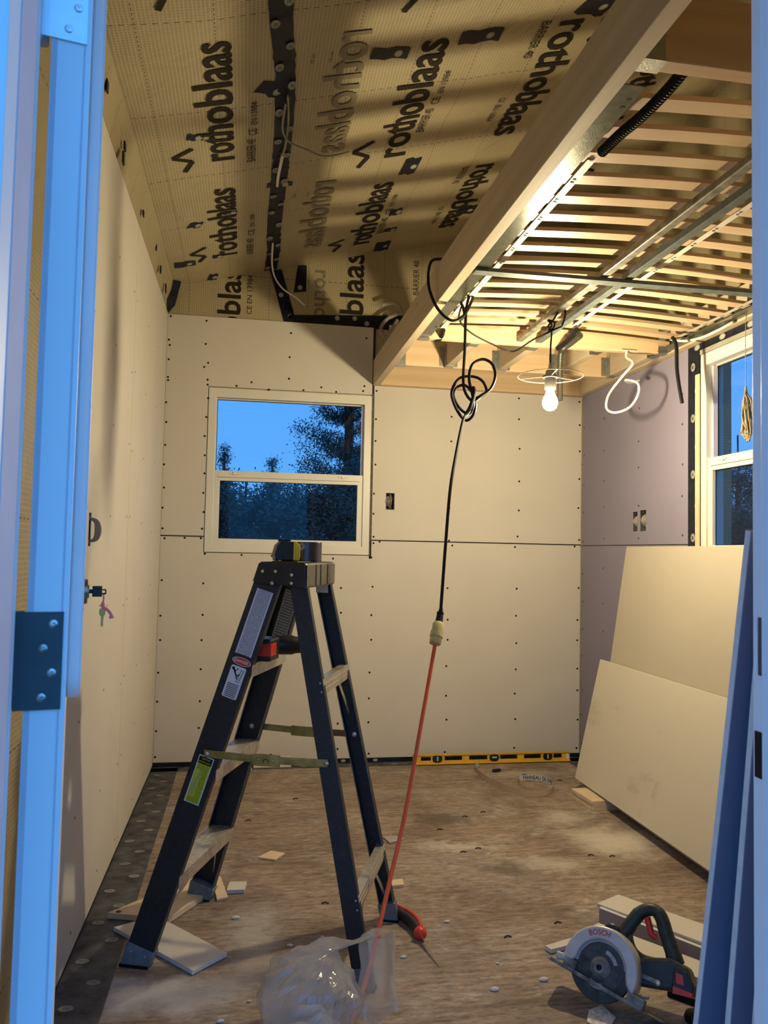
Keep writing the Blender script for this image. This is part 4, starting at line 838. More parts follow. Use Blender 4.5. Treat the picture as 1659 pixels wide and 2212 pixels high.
# spreaders
for side in (-1, 1):
    z0 = .588; A = railpt(1, side, z0, .004) ; B = railpt(0, side, z0-.006, .004); mid = (A+B)/2 - Z*.004; F0 = lw*side
    col_b = M_brass if side < 0 else simple('red_green_zinc_plate', (.22, .12, .05), .45, .5, var=.5, scale=9)
    hb = (B-A).normalized()
    for a_, b_, m_ in ((A, mid, M_brass), (mid, B, col_b)):
        mb = MB().bar(a_, b_, .021, .0025, hb.cross(F0), ext=.006) if False else MB()
        dd = (b_-a_).normalized(); Fz = (a_, dd, Z, dd.cross(Z)); mb.fbox(Fz, (-.010, -.0105, -.0015), ((b_-a_).length+.004, .0105, .0015)); mb.fbox(Fz, (-.004, -.0035, -.0032), ((b_-a_).length, .0035, .0032)); obj('spreader_arm', mb, m_, lad, bevel=.001)
    mb = MB(); Fz = (mid - hb*.04, hb, Z, hb.cross(Z)); mb.fbox(Fz, (0, -.017, -.0045), (.08, .015, .0045)); pl_ = obj('spreader_plate', mb, M_brass, lad, bevel=.002)
    for u in (.02, .06): obj('rivet', MB().ball(mid - hb*.04 + hb*u + lw*side*.0045, .0045, 10, 6), M_steel, pl_, smooth=True)
    sl = MB(); c_ = mid + Z*(-.008) + lw*side*.0048
    sl.tube([c_ + hb*.008*math.cos(a) + Z*.011*math.sin(a) for a in (0, .6, 1.2, 1.57, 1.94, 2.5, 3.14)], .001, 6); obj('finger_slot', sl, M_dark, pl_)
    for P in (A, B):
        r_ = MB(); r_.lathe(P + lw*side*.002, [(.0075, 0), (.0075, .0015), (.0055, .004), (.001, .005)], 14, lw*side); r_.lathe(P - lw*side*.008, [(.0075, 0), (.0075, .0015), (.003, .003)], 14, -lw*side); obj('rivet', r_, M_steel, lad, smooth=True)
# top cap
cp = MB(); wn, wf = -.172, .172
prof = [(-.036, 1.078), (.125, 1.062), (.125, 1.128), (.118, 1.134), (-.012, 1.134), (-.020, 1.128)]
F = (LO, ld, Z, lw)
n = len(prof); o_ = LO; ws = [wn, wn+.010, wf-.010, wf]; vs = []
for w_, s in zip(ws, (.97, 1, 1, .97)):
    for d, z in prof: vs.append(lp(.045+(d-.045)*s, w_, 1.134+(z-1.134)*(1 if z > 1.1 else 1)))
fs = [(j*n+i, j*n+(i+1) % n, (j+1)*n+(i+1) % n, (j+1)*n+i) for j in range(3) for i in range(n) if i != 0] + [tuple(range(n)), tuple(range(3*n, 4*n))[::-1]]
# skirt bottom stays open under the middle, so close only the end walls
mb = MB(); mb.add(vs, fs); cap = obj('top_cap', mb, M_cap, lad, bevel=.004)
rm = MB(); rm.fbox((LO, ld, lw, Z), (.012, wn+.03, 1.133), (.090, wf-.03, 1.1365)); obj('tool_tray', rm, M_cap, cap, bevel=.003)
M_caplit = simple('lamplit_dusty_plastic', (.10, .088, .068), .55, var=.25, scale=60)  # brown tone paints lamp light, with dust, onto the cap's rear face
obj('rear_face', MB().fbox((LO, ld, lw, Z), (.1245, wn+.004, 1.066), (.1262, wf-.004, 1.127)), M_caplit, cap, bevel=.0006)
for w_ in (-.07, -.015, .07): obj('rib', MB().fbox((LO, ld, lw, Z), (.1255, w_-.003, 1.066), (.1282, w_+.003, 1.127)), M_cap, cap)
for (d, z) in ((-.004, 1.107), (.034, 1.107), (.026, 1.074), (.082, 1.098), (.083, 1.075)):
    obj('rivet', MB().lathe(lp(d, wn-.001-(.004 if z < 1.08 else 0)+.002, z), [(.0062, 0), (.0062, .001), (.0045, .0035), (.001, .0045)], 14, -lw), M_steel, cap, smooth=True)
obj('hinge_bracket', MB().fbox((LO, ld, Z, lw), (.075, 1.035, .128), (.115, 1.070, .130)), M_alu, cap)
obj('rivet', MB().ball(lp(.03, -.12, 1.137), .006, 12, 6, (1, 1, .6)), M_steel, cap, smooth=True)
# labels on the rails
F, L, rail, wd = RF[1, -1]; sg = 1 if F[1].dot(ld) > 0 else -1
FL = (F[0], F[1]*sg, F[2], F[3])
lab = lines_label('warning_print', (.62, .66, .78), (.16, .17, .24), 46, thr=.40); 
uvquad('warning_label', FL, -.022, .028, .872, 1.066, .0008, lab, rail)
ov = MB(); oc_ = [(.006+.029*math.cos(2*PI*i/24), .853+.0115*math.sin(2*PI*i/24)) for i in range(24)]; ov.prism((FL[0], FL[1], FL[2], FL[3]), oc_, .0004, .0012); od = obj('danger_oval', ov, M_red, rail)
ri = MB(); ringprism(ri, FL, [(.006+.029*math.cos(2*PI*i/24), .853+.0115*math.sin(2*PI*i/24)) for i in range(24)], [(.006+.027*math.cos(2*PI*i/24), .853+.0103*math.sin(2*PI*i/24)) for i in range(24)], .0012, .0016); obj('oval_rim', ri, M_paper, od)
tx = MB(); put_text(tx, 'DANGER', (FL[0]+FL[1]*(-.016)+FL[2]*.8495+FL[3]*.0018, FL[1], FL[2], FL[3]), .044, .012, 1.0); obj('danger_lettering', tx, M_paper, od)
pg = MB(); pg.prism(FL, rrect(-.019, .027, .745, .838, .005), .0004, .0012); pgo = obj('fall_pictogram', pg, M_paper, rail)
pk = MB()
def stroke(mb, F, a, b, w_, d):
    a = V(a[0], a[1], 0); b = V(b[0], b[1], 0); dd = (b-a).normalized(); nn = V(-dd.y, dd.x, 0)*w_/2; q = [a+nn, b+nn, b-nn, a-nn]; mb.add([F[0]+F[1]*p.x+F[2]*p.y+F[3]*d for p in q], [(0, 1, 2, 3)])
for a_, b_, w_ in (((-.012, .833), (-.003, .820), .005), ((-.003, .820), (.006, .808), .0045), ((-.003, .822), (.004, .832), .0025), ((.006, .808), (.012, .818), .003), ((-.010, .824), (-.016, .832), .0022), ((.004, .806), (.010, .802), .003)): stroke(pk, FL, a_, b_, w_, .0016)
for u in (.006, .014): stroke(pk, FL, (u+.002, .792), (u+.008, .832), .0014, .0014)
for i in range(6): stroke(pk, FL, (.0085+.001*i, .795+.0065*i), (.0165+.001*i, .795+.0065*i), .0012, .0014)
pk.add([FL[0]+FL[1]*(-.011+.0032*math.cos(i*PI/5))+FL[2]*(.829+.0032*math.sin(i*PI/5))+FL[3]*.0016 for i in range(10)], [tuple(range(10))]); obj('falling_figure', pk, M_black, pgo)
uvquad('small_print', FL, -.016, .024, .748, .789, .0014, lines_label('small_print_lines', (.62, .66, .74), (.10, .10, .13), 8, thr=.32), pgo)
# yellow caution label
obj('caution_border', MB().fbox(FL, (-.022, .435, .0002), (.024, .570, .0008)), M_paper, rail)
cy = uvquad('caution_label', FL, -.0195, .0215, .4375, .5675, .0013, lines_label('caution_print', (.52, .58, .02), (.12, .13, .01), 30, thr=.46), rail)
ch = MB().fbox(FL, (-.0195, .548, .0013), (.0215, .5675, .0016)); chh = obj('caution_header', ch, M_black, rail)
tx = MB(); put_text(tx, 'CAUTION', (FL[0]+FL[1]*(-.012)+FL[2]*.560+FL[3]*.002, FL[1], FL[2], FL[3]), .027, .012); put_text(tx, 'MISE EN GARDE', (FL[0]+FL[1]*(-.0175)+FL[2]*.5515+FL[3]*.002, FL[1], FL[2], FL[3]), .036, .012); obj('caution_lettering', tx, simple('caution_yellow', (.54, .60, .03), .5), chh)
fg = MB().fbox(FL, (-.017, .455, .0014), (.001, .53, .0016)); obj('caution_field', fg, simple('caution_yellow', (.54, .60, .03), .5), rail)
fg = MB()
for a_, b_, w_ in (((-.003, .527), (-.004, .512), .004), ((-.004, .512), (-.008, .498), .004), ((-.008, .498), (-.006, .488), .003), ((-.014, .495), (-.016, .458), .0014), ((-.004, .495), (-.006, .458), .0014)): stroke(fg, FL, a_, b_, w_, .002)
for i in range(6): stroke(fg, FL, (-.0155, .461+.006*i), (-.0055, .461+.006*i), .0015, .002)
fg.add([FL[0]+FL[1]*(-.002+.003*math.cos(i*PI/5))+FL[2]*(.531+.003*math.sin(i*PI/5))+FL[3]*.002 for i in range(10)], [tuple(range(10))]); obj('climbing_figure', fg, M_grey, cy)
F2, L2, rail2, wd2 = RF[1, 1]; s2 = 1 if F2[1].dot(ld) > 0 else -1
FB = (F2[0]-F2[3]*.0040, F2[1]*s2, F2[2], -F2[3]); uvquad('warning_label', FB, -.022, .026, .885, 1.05, .0006, lines_label('grey_warning_print', (.38, .38, .38), (.10, .10, .10), 18, thr=.42), rail2)

# ------------------------------------------------------------------ things on the ladder
CT = 1.1368
tm = thing('tape_measure', 'yellow and black tape measure on the ladder top', 'tape measure', lp(.03, -.085, CT))
F = (lp(.004, -.095, CT), (ld*.85+lw*.5).normalized(), Z, O); F = (F[0], F[1], F[2], F[1].cross(Z))
pf = [(0, .0), (.062, .0), (.070, .012), (.070, .044), (.060, .056), (.018, .060), (.004, .046), (-.003, .02)]
obj('case', MB().prism(F, pf, -.022, .022), M_cap, tm, bevel=.004)
mb = MB(); mb.prism(F, [(.052, .001), (.0705, .001), (.0735, .012), (.0735, .044), (.062, .057), (.052, .058)], -.0235, .0235); ty = obj('yellow_shell', mb, M_tyellow, tm, bevel=.003)
obj('tape_mouth', MB().fbox(F, (.0725, .012, -.012), (.0745, .044, .012)), M_black, ty)
obj('belt_clip', MB().fbox(F, (.012, .0585, -.012), (.048, .0625, .006)), M_black, tm, bevel=.001)
rl = MB(); c_ = lp(.062, .045, CT); rl.lathe(c_, [(.0505, 0), (.0505, .056), (.0385, .056)], 40); rl = MB()
ringprism(rl, (c_, X, Y, Z), [(.0495*math.cos(2*PI*i/40), .0495*math.sin(2*PI*i/40)) for i in range(40)], [(.039*math.cos(2*PI*i/40), .039*math.sin(2*PI*i/40)) for i in range(40)], 0, .058)
ro = obj('tape_roll', rl, simple('navy_tape_roll', (.030, .026, .05), .25, coat=.3), loc=c_, smooth=True, bevel=.001); tag(ro, 'roll of navy black sealing tape standing on the ladder top', 'tape roll')
mk = MB(); Pq = lambda u, v: c_ + V(math.cos(-1.95+u/.05)*.0500, math.sin(-1.95+u/.05)*.0500, .044+v); mk_oval(mk, Pq, .0125, .0125); obj('oval_mark', mk, M_markdim, ro)
# drill lying on the top tread
dr = thing('cordless_drill', 'black and red cordless drill lying on the top tread', 'drill', lp(-.04, 0, .842))
Fd = (lp(-.073, -.118, .8425), ld, lw, Z)
obj('battery', MB().fbox(Fd, (.015, -.0, .0), (.082, .085, .066)), M_cap, dr, bevel=.006)
mb = MB(); mb.fbox(Fd, (.012, -.0025, .016), (.0835, .05, .052)); for_ = [mb.fbox(Fd, (.0115, -.0035, .020+.008*i), (.0815, -.002, .0235+.008*i)) for i in range(4)]; obj('battery_grip', mb, M_red, dr, bevel=.002)
mb = MB(); mb.prism((Fd[0], ld, lw, Z), [(.02, .08), (.075, .08), (.075, .17), (.06, .21), (.03, .2)], .012, .05); obj('handle', mb, M_bosch, dr, bevel=.006)
mb = MB(); a_ = Fd[0]+ld*.05+lw*.115+Z*.036; d_ = (ld*.93+lw*.36).normalized(); mb.lathe(a_, [(.020, 0), (.029, .008), (.0295, .06), (.026, .068), (.024, .10), (.016, .115), (.012, .12)], 20, d_); obj('motor_body', mb, M_cap, dr, smooth=True)

# ================================================================== key on the deadbolt
KP = E + e*.75 + Z*1.08 + nx_*.033
kt = thing('key_ring', 'dark headed key in the door lock with pink ribbon and a brass key dangling', 'keys', KP)
mb = MB(); FK = (KP, nx_, Z, nx_.cross(Z)); mb.fbox(FK, (0, -.004, -.001), (.008, .004, .001)); mb.fbox(FK, (.006, -.0105, -.0022), (.024, .0105, .0022)); ringprism(mb, FK, rrect(.020, .032, -.006, .0045, .002, 3), rrect(.0235, .0295, -.003, .002, .001, 3), -.0018, .0018); obj('key', mb, M_cap, kt, bevel=.0006)
mb = MB(); hp = KP+nx_*.0265; mb.tube([hp-Z*.004, hp-Z*.012+nx_*.001, hp-Z*.022, hp-Z*.030-nx_*.001], .0016, 8); mb.ball(hp-Z*.027, .004, 10, 8, (1, 1, 1.8)); mb.tube([hp-Z*.032, hp-Z*.036+nx_*.008, hp-Z*.044+nx_*.015, hp-Z*.053+nx_*.017], [.0035, .003, .003, .0045], 6); mb.tube([hp-Z*.027, hp-Z*.028-nx_*.007], .0014, 6); obj('ribbon', mb, M_pink, kt, smooth=True)
mb = MB(); kk = hp-Z*.036-nx_*.001; FK = (kk, nx_, Z, nx_.cross(Z)); mb.prism(FK, [(-.004, .003), (.004, .003), (.0062, -.002), (.006, -.008), (.003, -.013), (.003, -.018), (.002, -.020), (.003, -.023), (.002, -.026), (.003, -.029), (.001, -.033), (-.001, -.033), (-.002, -.028), (-.002, -.013), (-.005, -.010), (-.006, -.003)], -.0009, .0009); obj('brass_key', mb, M_brassk, kt)

# ================================================================== leaning drywall
def leanboard(name, label, xb, zb, xt, zt, y0, y1, mat, grp=None, th=.0127):
    a = V(xb, 0, zb); b = V(xt, 0, zt); up = (b-a).normalized(); nrm = V(-up.z, 0, up.x); mb = MB(); L = (b-a).length
    mb.fbox((V(xb, y0, zb), Y, up, -nrm), (0, 0, 0), (y1-y0, L, th)); o = obj(name, mb, mat, loc=(xb, (y0+y1)/2, zb), bevel=.0012)
    obj('cut_end', MB().fbox((V(xb, y0, zb), Y, up, -nrm), (-.0004, .0006, .0006), (0, L-.0006, th-.0006)), M_dryend, o)
    return tag(o, label, 'drywall sheet', grp)
leanboard('drywall_sheet', 'large clean cream drywall sheet leaning on the purple wall behind the smudged one', 2.185, .004, 2.362, 1.222, -3.06, -.655, simple('cream_drywall_paper', (.485, .435, .35), .8, var=.03, scale=3, bump=.0004))
sf = leanboard('drywall_sheet', 'half-height cream drywall sheet with grey smudges, propped on wood blocks', 2.118, .056, 2.249, .648, -2.6, -.60, M_smudge)
for i, (dz, dx) in enumerate(((0, 0), (.0152, .004), (.0304, -.003))):
    o = obj('plywood_block', MB().fbox((V(2.045+dx, -.735, dz), V(.08, -1, 0).normalized(), V(1, .08, 0).normalized(), Z), (0, 0, 0), (.205, .20, .015)), M_ply, loc=(2.12, -.85, dz), bevel=.001)
    tag(o, ['plywood block at the bottom of the stack under the smudged drywall', 'plywood block in the middle of the stack under the smudged drywall', 'plywood block on top of the stack under the smudged drywall'][i], 'wood block', 'stacked blocks under the leaning drywall')
def frontboard(label, yb, yt, x0, x1, ht, mat):
    up = V(0, yt-yb, ht).normalized(); nrm = X.cross(up); mb = MB(); F = (V(x0, yb, .002), X, up, nrm); L = math.hypot(yt-yb, ht)
    mb.fbox(F, (0, 0, -.0127), (x1-x0, L, 0)); o = obj('drywall_sheet', mb, mat, loc=((x0+x1)/2, yb, .002), bevel=.001); obj('cut_end', MB().fbox(F, (-.0004, .0006, -.0121), (0, L-.0006, -.0006)), M_dryend, o); return tag(o, label, 'drywall sheet', 'sheets leaning inside the door on the right')
frontboard('drywall sheet leaning beside the right jamb, farthest into the room, purple backed', -3.243, -3.457, 1.14, 2.12, 1.205, M_purple)
frontboard('drywall sheet leaning beside the right jamb, second from the room side', -3.333, -3.488, 1.145, 2.06, 1.19, M_purple)
frontboard('drywall sheet leaning beside the right jamb, third from the room side', -3.390, -3.508, 1.150, 2.06, 1.0, M_dry)
frontboard('drywall sheet leaning beside the right jamb, nearest the jamb', -3.425, -3.532, 1.142, 2.0, .9, M_dry)

# ================================================================== spirit level
lv = thing('spirit_level', 'long yellow spirit level lying on edge at the foot of the far wall', 'level', (1.85, -.085, 0))
F = (V(1.395, -.088, .004), V(1, .0, 0), V(0, .10, 1).normalized(), V(0, -1, .1).normalized()); F = (F[0], F[1], F[2], F[1].cross(F[2])); H = .055; L = .912
wins = [(.045, .102, .020, .040), (.18, .28, .020, .042), (.32, .425, .020, .042), (.50, .60, .020, .042), (.64, .74, .020, .042), (.815, .865, .020, .042), (.112, .165, .012, .048), (.44, .49, .012, .048), (.755, .805, .012, .048)]
mb = MB(); holes(mb, F, 0, L, 0, H, wins, -.003, .003); mb.fbox(F, (0, H-.008, -.009), (L, H, .009)); mb.fbox(F, (0, 0, -.009), (L, .006, .009)); body = obj('body', mb, M_yellow, lv, bevel=.0006)
ru = MB()
for i in range(90): ru.fbox(F, (.01+i*.01, H-.0035, .0089), (.0112+i*.01, H-.0005, .0094))
obj('ruler_marks', ru, M_dark, lv, kind='stuff')
for u in (.1385, .465, .78):
    mb = MB(); mb.prism(F, [(u+.030*math.cos(i*PI/3), .030+.0235*math.sin(i*PI/3)) for i in range(6)], -.006, .0065); h = obj('vial_block', mb, M_cap, lv, bevel=.001)
    mb = MB(); a_ = F[0]+F[1]*u+F[2]*.030+F[3]*.007
    if abs(u-.465) < .01: mb.cyl(a_-F[1]*.013, a_+F[1]*.013, .0045, n=12)
    else: mb.cyl(a_-F[2]*.012, a_+F[2]*.012, .0045, n=12)
    obj('vial', mb, simple('green_vial', (.45, .50, .30), .15), h, smooth=True)
obj('paper_tag', MB().fbox(F, (L-.022, .014, .003), (L-.006, .042, .0034)), M_paper, lv)
# pencil-like awl, curled paper strip
aw = thing('awl', 'small black handled awl on the floor in front of the level', 'tool', (1.80, -.262, 0))
obj('handle', MB().lathe((1.795, -.262, .009), [(.004, 0), (.009, .004), (.0088, .045), (.005, .05)], 14, (.97, .22, 0)), M_cap, aw, smooth=True); obj('shaft', MB().cyl((1.84, -.252, .009), (1.92, -.234, .005), .0022, n=8), M_steel, aw)
sp = [V(*p) for p in [(1.755, -.14, 0), (1.72, -.19, 0), (1.703, -.28, 0), (1.71, -.40, 0), (1.74, -.53, 0), (1.79, -.64, 0), (1.86, -.70, 0), (1.94, -.69, 0), (2.0, -.62, 0), (2.025, -.53, 0), (2.01, -.46, 0), (1.96, -.425, 0), (1.90, -.43, 0), (1.87, -.46, 0), (1.862, -.51, 0), (1.88, -.55, 0), (1.915, -.56, 0)]]
P = catmull(sp, 8); vs = []; m = len(P); nr = []
for i, p in enumerate(P):
    d = (P[min(i+1, m-1)]-P[max(i-1, 0)]).normalized(); nr.append(V(-d.y, d.x, 0))
def ribbon(off): return MB().add([q for i, p in enumerate(P) for q in (p+nr[i]*off+Z*.001, p+nr[i]*off+Z*.027)], [(2*i, 2*i+1, 2*i+3, 2*i+2) for i in range(m-1)])
ps = obj('paper_strip', ribbon(0), M_kraft, loc=(1.85, -.5, 0), smooth=True); tag(ps, 'curled paper strip with printed lettering on the floor near the level', 'paper strip')
obj('white_face', ribbon(.0009), simple('white_paper', (.62, .62, .60), .8), ps, smooth=True)
tx = MB(); vs_, fs_, Lt = text_geo('PANNEAU DE GYPSE', .02)
# lettering follows the strip on its inner face
S_ = [0]
for a_, b_ in zip(P[:-1], P[1:]): S_.append(S_[-1]+(b_-a_).length)
s_end = max(range(m), key=lambda i: (P[i].y > -.47)*(i > 80)*1 + (-abs(P[i].x-1.905))); s1 = S_[s_end]; k_ = .20/Lt; out = []
for q in vs_:
    s = s1 - q.x*k_; j = max(i for i in range(m) if S_[i] <= s+1e-9); j = min(j, m-2); t_ = (s-S_[j])/max(1e-6, S_[j+1]-S_[j]); p = P[j].lerp(P[j+1], t_)+nr[j]*.0018; out.append(V(p.x, p.y, .006+q.y*k_*1.25))
tx.add(out, fs_); obj('printed_lettering', tx, simple('navy_print', (.02, .03, .12), .5), ps)

# ================================================================== scraps on the floor
def slab(name, label, pts, z0, th, mat, cat='offcut', bev=.001, tilt=None, edge=None):
    cx = sum(p[0] for p in pts)/len(pts); cy_ = sum(p[1] for p in pts)/len(pts); mb = MB().prism((V(0, 0, 0), X, Y, Z), pts, z0, z0+th)
    if tilt: mb.v = [V(q.x, q.y, q.z+tilt*((q.x-cx))) for q in mb.v]
    o = obj(name, mb, mat, loc=(cx, cy_, z0), bevel=bev); tag(o, label, cat)
    if edge:
        obj('gypsum_edge', MB().prism((V(0, 0, 0), X, Y, Z), [(cx+(p[0]-cx)*1.004, cy_+(p[1]-cy_)*1.004) for p in pts], z0+.0012, z0+th-.0012), edge, o)
    return o
slab('drywall_scrap', 'grey white drywall offcut under the near left ladder foot', [(.347, -2.150), (.437, -2.062), (.215, -1.80), (.095, -1.862)], .0015, .0125, M_dry, edge=M_dryend).location.z += 0
slab('plywood_scrap', 'pointed plywood offcut with a dark knot beside the left wall', [(.062, -1.775), (.255, -1.835), (.40, -1.60), (.335, -1.505)], .002, .018, M_ply)
obj('knot_hole', MB().cyl((.095, -1.772, .0202), (.095, -1.772, .0206), .009, n=14), simple('dark_red_knot', (.06, .015, .01), .6), D.objects['plywood_scrap'])
slab('wood_strip', 'short pale wood strip behind the far left ladder foot', [(.372, -1.50), (.402, -1.50), (.432, -1.675), (.396, -1.69)], .001, .008, M_ply)
slab('drywall_chunk', 'small white block with a blue edge behind the ladder', [(.425, -1.635), (.486, -1.638), (.494, -1.57), (.435, -1.565)], .001, .013, M_dry)
slab('wood_chip', 'thin brown chip on the floor in the middle of the ladder', [(.535, -1.335), (.600, -1.365), (.640, -1.305), (.585, -1.275)], .001, .007, M_ply)
slab('wood_chip', 'grey brown sliver beyond the far right ladder foot', [(1.045, -1.17), (1.06, -1.24), (1.13, -1.20), (1.10, -1.165)], .001, .005, M_grey)
slab('drywall_chunk', 'tiny tan chunk with a purple edge right of the far right ladder rail', [(.985, -1.66), (1.035, -1.655), (1.04, -1.605), (.99, -1.61)], .001, .010, M_ply)
gs = MB().fbox((V(.53, -.055, .0), V(1, -.02, 0).normalized(), V(0, .22, 1).normalized(), V(0, 1, 0)), (0, 0, -.0), (.20, .058, .010)); gs = obj('drywall_scrap', gs, M_dry, loc=(.6, -.06, 0), bevel=.001); tag(gs, 'narrow grey drywall strip leaning at the foot of the far wall behind the ladder', 'offcut')
slab('drywall_scrap', 'flat drywall strip on the floor by the far wall, left of the leaning one', [(.36, -.13), (.52, -.12), (.52, -.06), (.37, -.07)], .0035, .012, M_dry)
# offcuts behind the saw
def upright(label, p0, p1, h0, h1, th, mat, name='drywall_scrap', edge=M_dryend, wig=0):
    p0, p1 = V(*p0, 0), V(*p1, 0); d = (p1-p0).normalized(); nn = V(-d.y, d.x, 0); L = (p1-p0).length
    F = (p0, d, Z, d.cross(Z)); prof = [(0, 0), (L, 0), (L, h1)]
    k = 8
    for i in range(k, -1, -1): prof.append((L*i/k*.999, h0+(h1-h0)*i/k + wig*math.sin(i*2.2)))
    mb = MB().prism(F, prof, -th, 0); o = obj(name, mb, mat, loc=tuple(p0+Z*0), bevel=.001); tag(o, label, 'offcut')
    tp = MB().prism(F, [(0, h0-.001)] + [(L*i/k, h0+(h1-h0)*i/k+wig*math.sin(i*2.2)+.0006) for i in range(k+1)] + [(L, h1-.001)], -th-.0004, .0004) if edge else None
    if edge: obj('broken_edge', tp, edge, o)
    return o
o = slab('drywall_scrap', 'long cream drywall offcut lying highest behind the circular saw', [(1.60, -1.985), (1.70, -1.93), (1.98, -2.33), (1.90, -2.42)], .045, .0127, M_dry, tilt=None)
upright('long grey backed drywall offcut standing on edge behind the circular saw', (1.598, -2.005), (1.885, -2.43), .052, .045, .012, M_grey)
slab('drywall_scrap', 'lower cream drywall offcut lying between the saw and the leaning sheets', [(1.50, -2.11), (1.57, -2.06), (1.86, -2.46), (1.78, -2.52)], .020, .0127, M_dry)
upright('grey drywall offcut on edge under the saw battery', (1.55, -2.18), (1.77, -2.525), .019, .019, .012, M_grey)
slab('wood_lath', 'white lath end poking out left of the circular saw', [(1.365, -2.14), (1.375, -2.165), (1.51, -2.125), (1.50, -2.09)], .001, .013, M_dry)
slab('mesh_scrap', 'crumpled white mesh scrap at the bottom edge below the saw', [(1.335, -2.505), (1.36, -2.46), (1.405, -2.44), (1.415, -2.50), (1.36, -2.56)], .001, .004, simple('white_mesh', (.72, .69, .62), .8, var=.35, scale=120, bump=.002))
tag(obj('rubber_cap', MB().lathe((1.615, -2.535, 0), [(.028, 0), (.030, .008), (.026, .018), (.01, .021)], 24), M_black, loc=(1.615, -2.535, 0), smooth=True), 'round black cap on the floor below the saw battery', 'cap')
slab('battery_pack', 'black slab half hidden under the battery end of the saw', [(1.60, -2.42), (1.66, -2.49), (1.72, -2.44), (1.66, -2.37)], .0005, .018, M_black, cat='battery')
for i, (x, y) in enumerate([(.50, -2.30), (.43, -2.38), (.36, -2.45), (.72, -1.98), (.62, -2.02), (1.15, -2.33), (1.20, -2.2), (.94, -2.13), (1.3, -2.3), (.83, -2.06), (1.12, -1.93), (.46, -1.82)]):
    m_ = MB().ball((x, y, .003), .005+.003*(i % 3), 7, 5, (1.3, .8, .5)); o = obj('plaster_crumb', m_, M_dry, loc=(x, y, 0)); tag(o, 'white plaster crumb ' + ['left of the plastic bag', 'well left of the plastic bag', 'near the doorway on the left', 'between the near ladder feet and the far ones', 'in the ladder shadow', 'in front of the jab saw, to its right', 'left of the saw lath end', 'beside the orange cord by the near right foot', 'close to the saw shoe', 'beside the far right ladder foot', 'behind the jab saw', 'behind the long white offcut'][i], 'crumb', 'plaster crumbs on the floor')
for i, (x, y, a_) in enumerate([(1.02, -.75, .2), (1.3, -1.1, 0), (1.45, -.95, .3), (1.55, -.9, .1), (1.40, -1.33, 0), (1.33, -1.36, .2), (1.82, -1.45, .2), (1.90, -1.47, .1), (1.47, -1.98, .2), (1.28, -2.05, .9), (.72, -.62, .1), (.5, -.9, .2), (.9, -.5, 0), (1.95, -.33, .1), (2.1, -.45, 0), (.75, -1.75, 0)]):
    m_ = MB().tube([(x-.012, y-.004*math.sin(a_*9), .002), (x, y+.003, .004), (x+.012, y-.002, .002)], .0022, 6, sub=3); o = obj('wood_shaving', m_, M_dark, loc=(x, y, 0)); tag(o, 'tiny dark curl of debris ' + ['behind the orange cord', 'left of the round dark stain', 'on the far side of the pale patch', 'beside the far dark stain', 'left of the middle dark stain', 'left end of a close pair in mid floor', 'near the pale patch by the leaning drywall', 'right one of the pair near the pale patch', 'just behind the long grey offcut', 'in front of the white lath', 'behind the ladder spreaders', 'behind the ladder on the left', 'near the level, left end', 'near the curled paper strip', 'by the foot of the smudged drywall', 'between the ladder rails'][i], 'debris', 'dark curls of debris on the floor')

# ================================================================== jab saw
js = thing('jab_saw', 'red and black handled jab saw on the floor right of the ladder', 'hand saw', (.99, -1.95, 0))
mb = MB().tube([(.965, -1.862, .018), (.978, -1.90, .020), (1.0, -1.95, .020), (1.008, -1.995, .018), (1.010, -2.015, .017)], [.013, .0165, .0175, .0165, .0155, .015], 14); obj('grip', mb, M_cap, js, smooth=True)
mb = MB().tube([(.972, -1.860, .030), (.990, -1.90, .034), (1.010, -1.945, .034), (1.018, -1.985, .030), (1.018, -2.01, .026)], [.006, .0075, .0075, .007], 10); obj('grip_inlay', mb, M_red, js, smooth=True)
mb = MB().ball((1.0105, -2.030, .0195), .0195, 16, 10, (1.05, 1.05, 1)); obj('guard_knob', mb, M_red, js, smooth=True)
mb = MB().ball((.957, -1.852, .016), .007, 10, 6); obj('end_button', mb, M_paper, js, smooth=True)
a_, b_ = V(1.012, -2.045, .018), V(1.032, -2.195, .004); d_ = (b_-a_).normalized(); F = (a_, d_, (d_.cross(V(.7, .2, .6))).normalized(), O); F = (F[0], d_, F[2], d_.cross(F[2])); n_ = 26; Lb = (b_-a_).length
pr_ = [(0, .008)] + [(Lb, 0)] + [q for i in range(n_, -1, -1) for q in ((Lb*i/n_, -.008+.007*(i/n_)), (Lb*(i-.5)/n_ if i else 0, -.0052+.007*(i/n_)))]
obj('blade', MB().prism(F, pr_, -.0006, .0006), M_steel, js)

# ================================================================== circular saw
cs = thing('circular_saw', 'cordless circular saw with silver blade guard and black handle on the floor', 'power saw', (1.45, -2.35, 0))
PL = V(1.287, -2.376, .095); PR = V(1.453, -2.559, .047); hh = V(.751, -.661, 0).normalized(); nn = V(-.596, -.677, .431).normalized(); vv = V(.285, .324, .902).normalized()
xs_ = (PR-PL).normalized(); ys_ = (nn - xs_*nn.dot(xs_)).normalized(); zs_ = xs_.cross(-ys_).normalized()
if zs_.z < 0: zs_ = -zs_
Lp = (PR-PL).length
mb = MB(); pp = [(0, 0), (Lp, 0), (Lp+.045, .03), (Lp+.05, .09), (0, .10), (-.012, .09), (-.012, .012)]
mb.prism((PL, xs_, -ys_, xs_.cross(-ys_)), pp, -.0018, .0018); mb.fbox((PL, xs_, -ys_, zs_), (0, -.0015, 0), (Lp, .0015, .007)); obj('shoe', mb, M_dusty, cs, bevel=.0008)
CC = V(1.401, -2.441, .098); FG = (CC, hh, vv, hh.cross(vv))
if FG[3].dot(nn) < 0: FG = (CC, hh, vv, -FG[3])
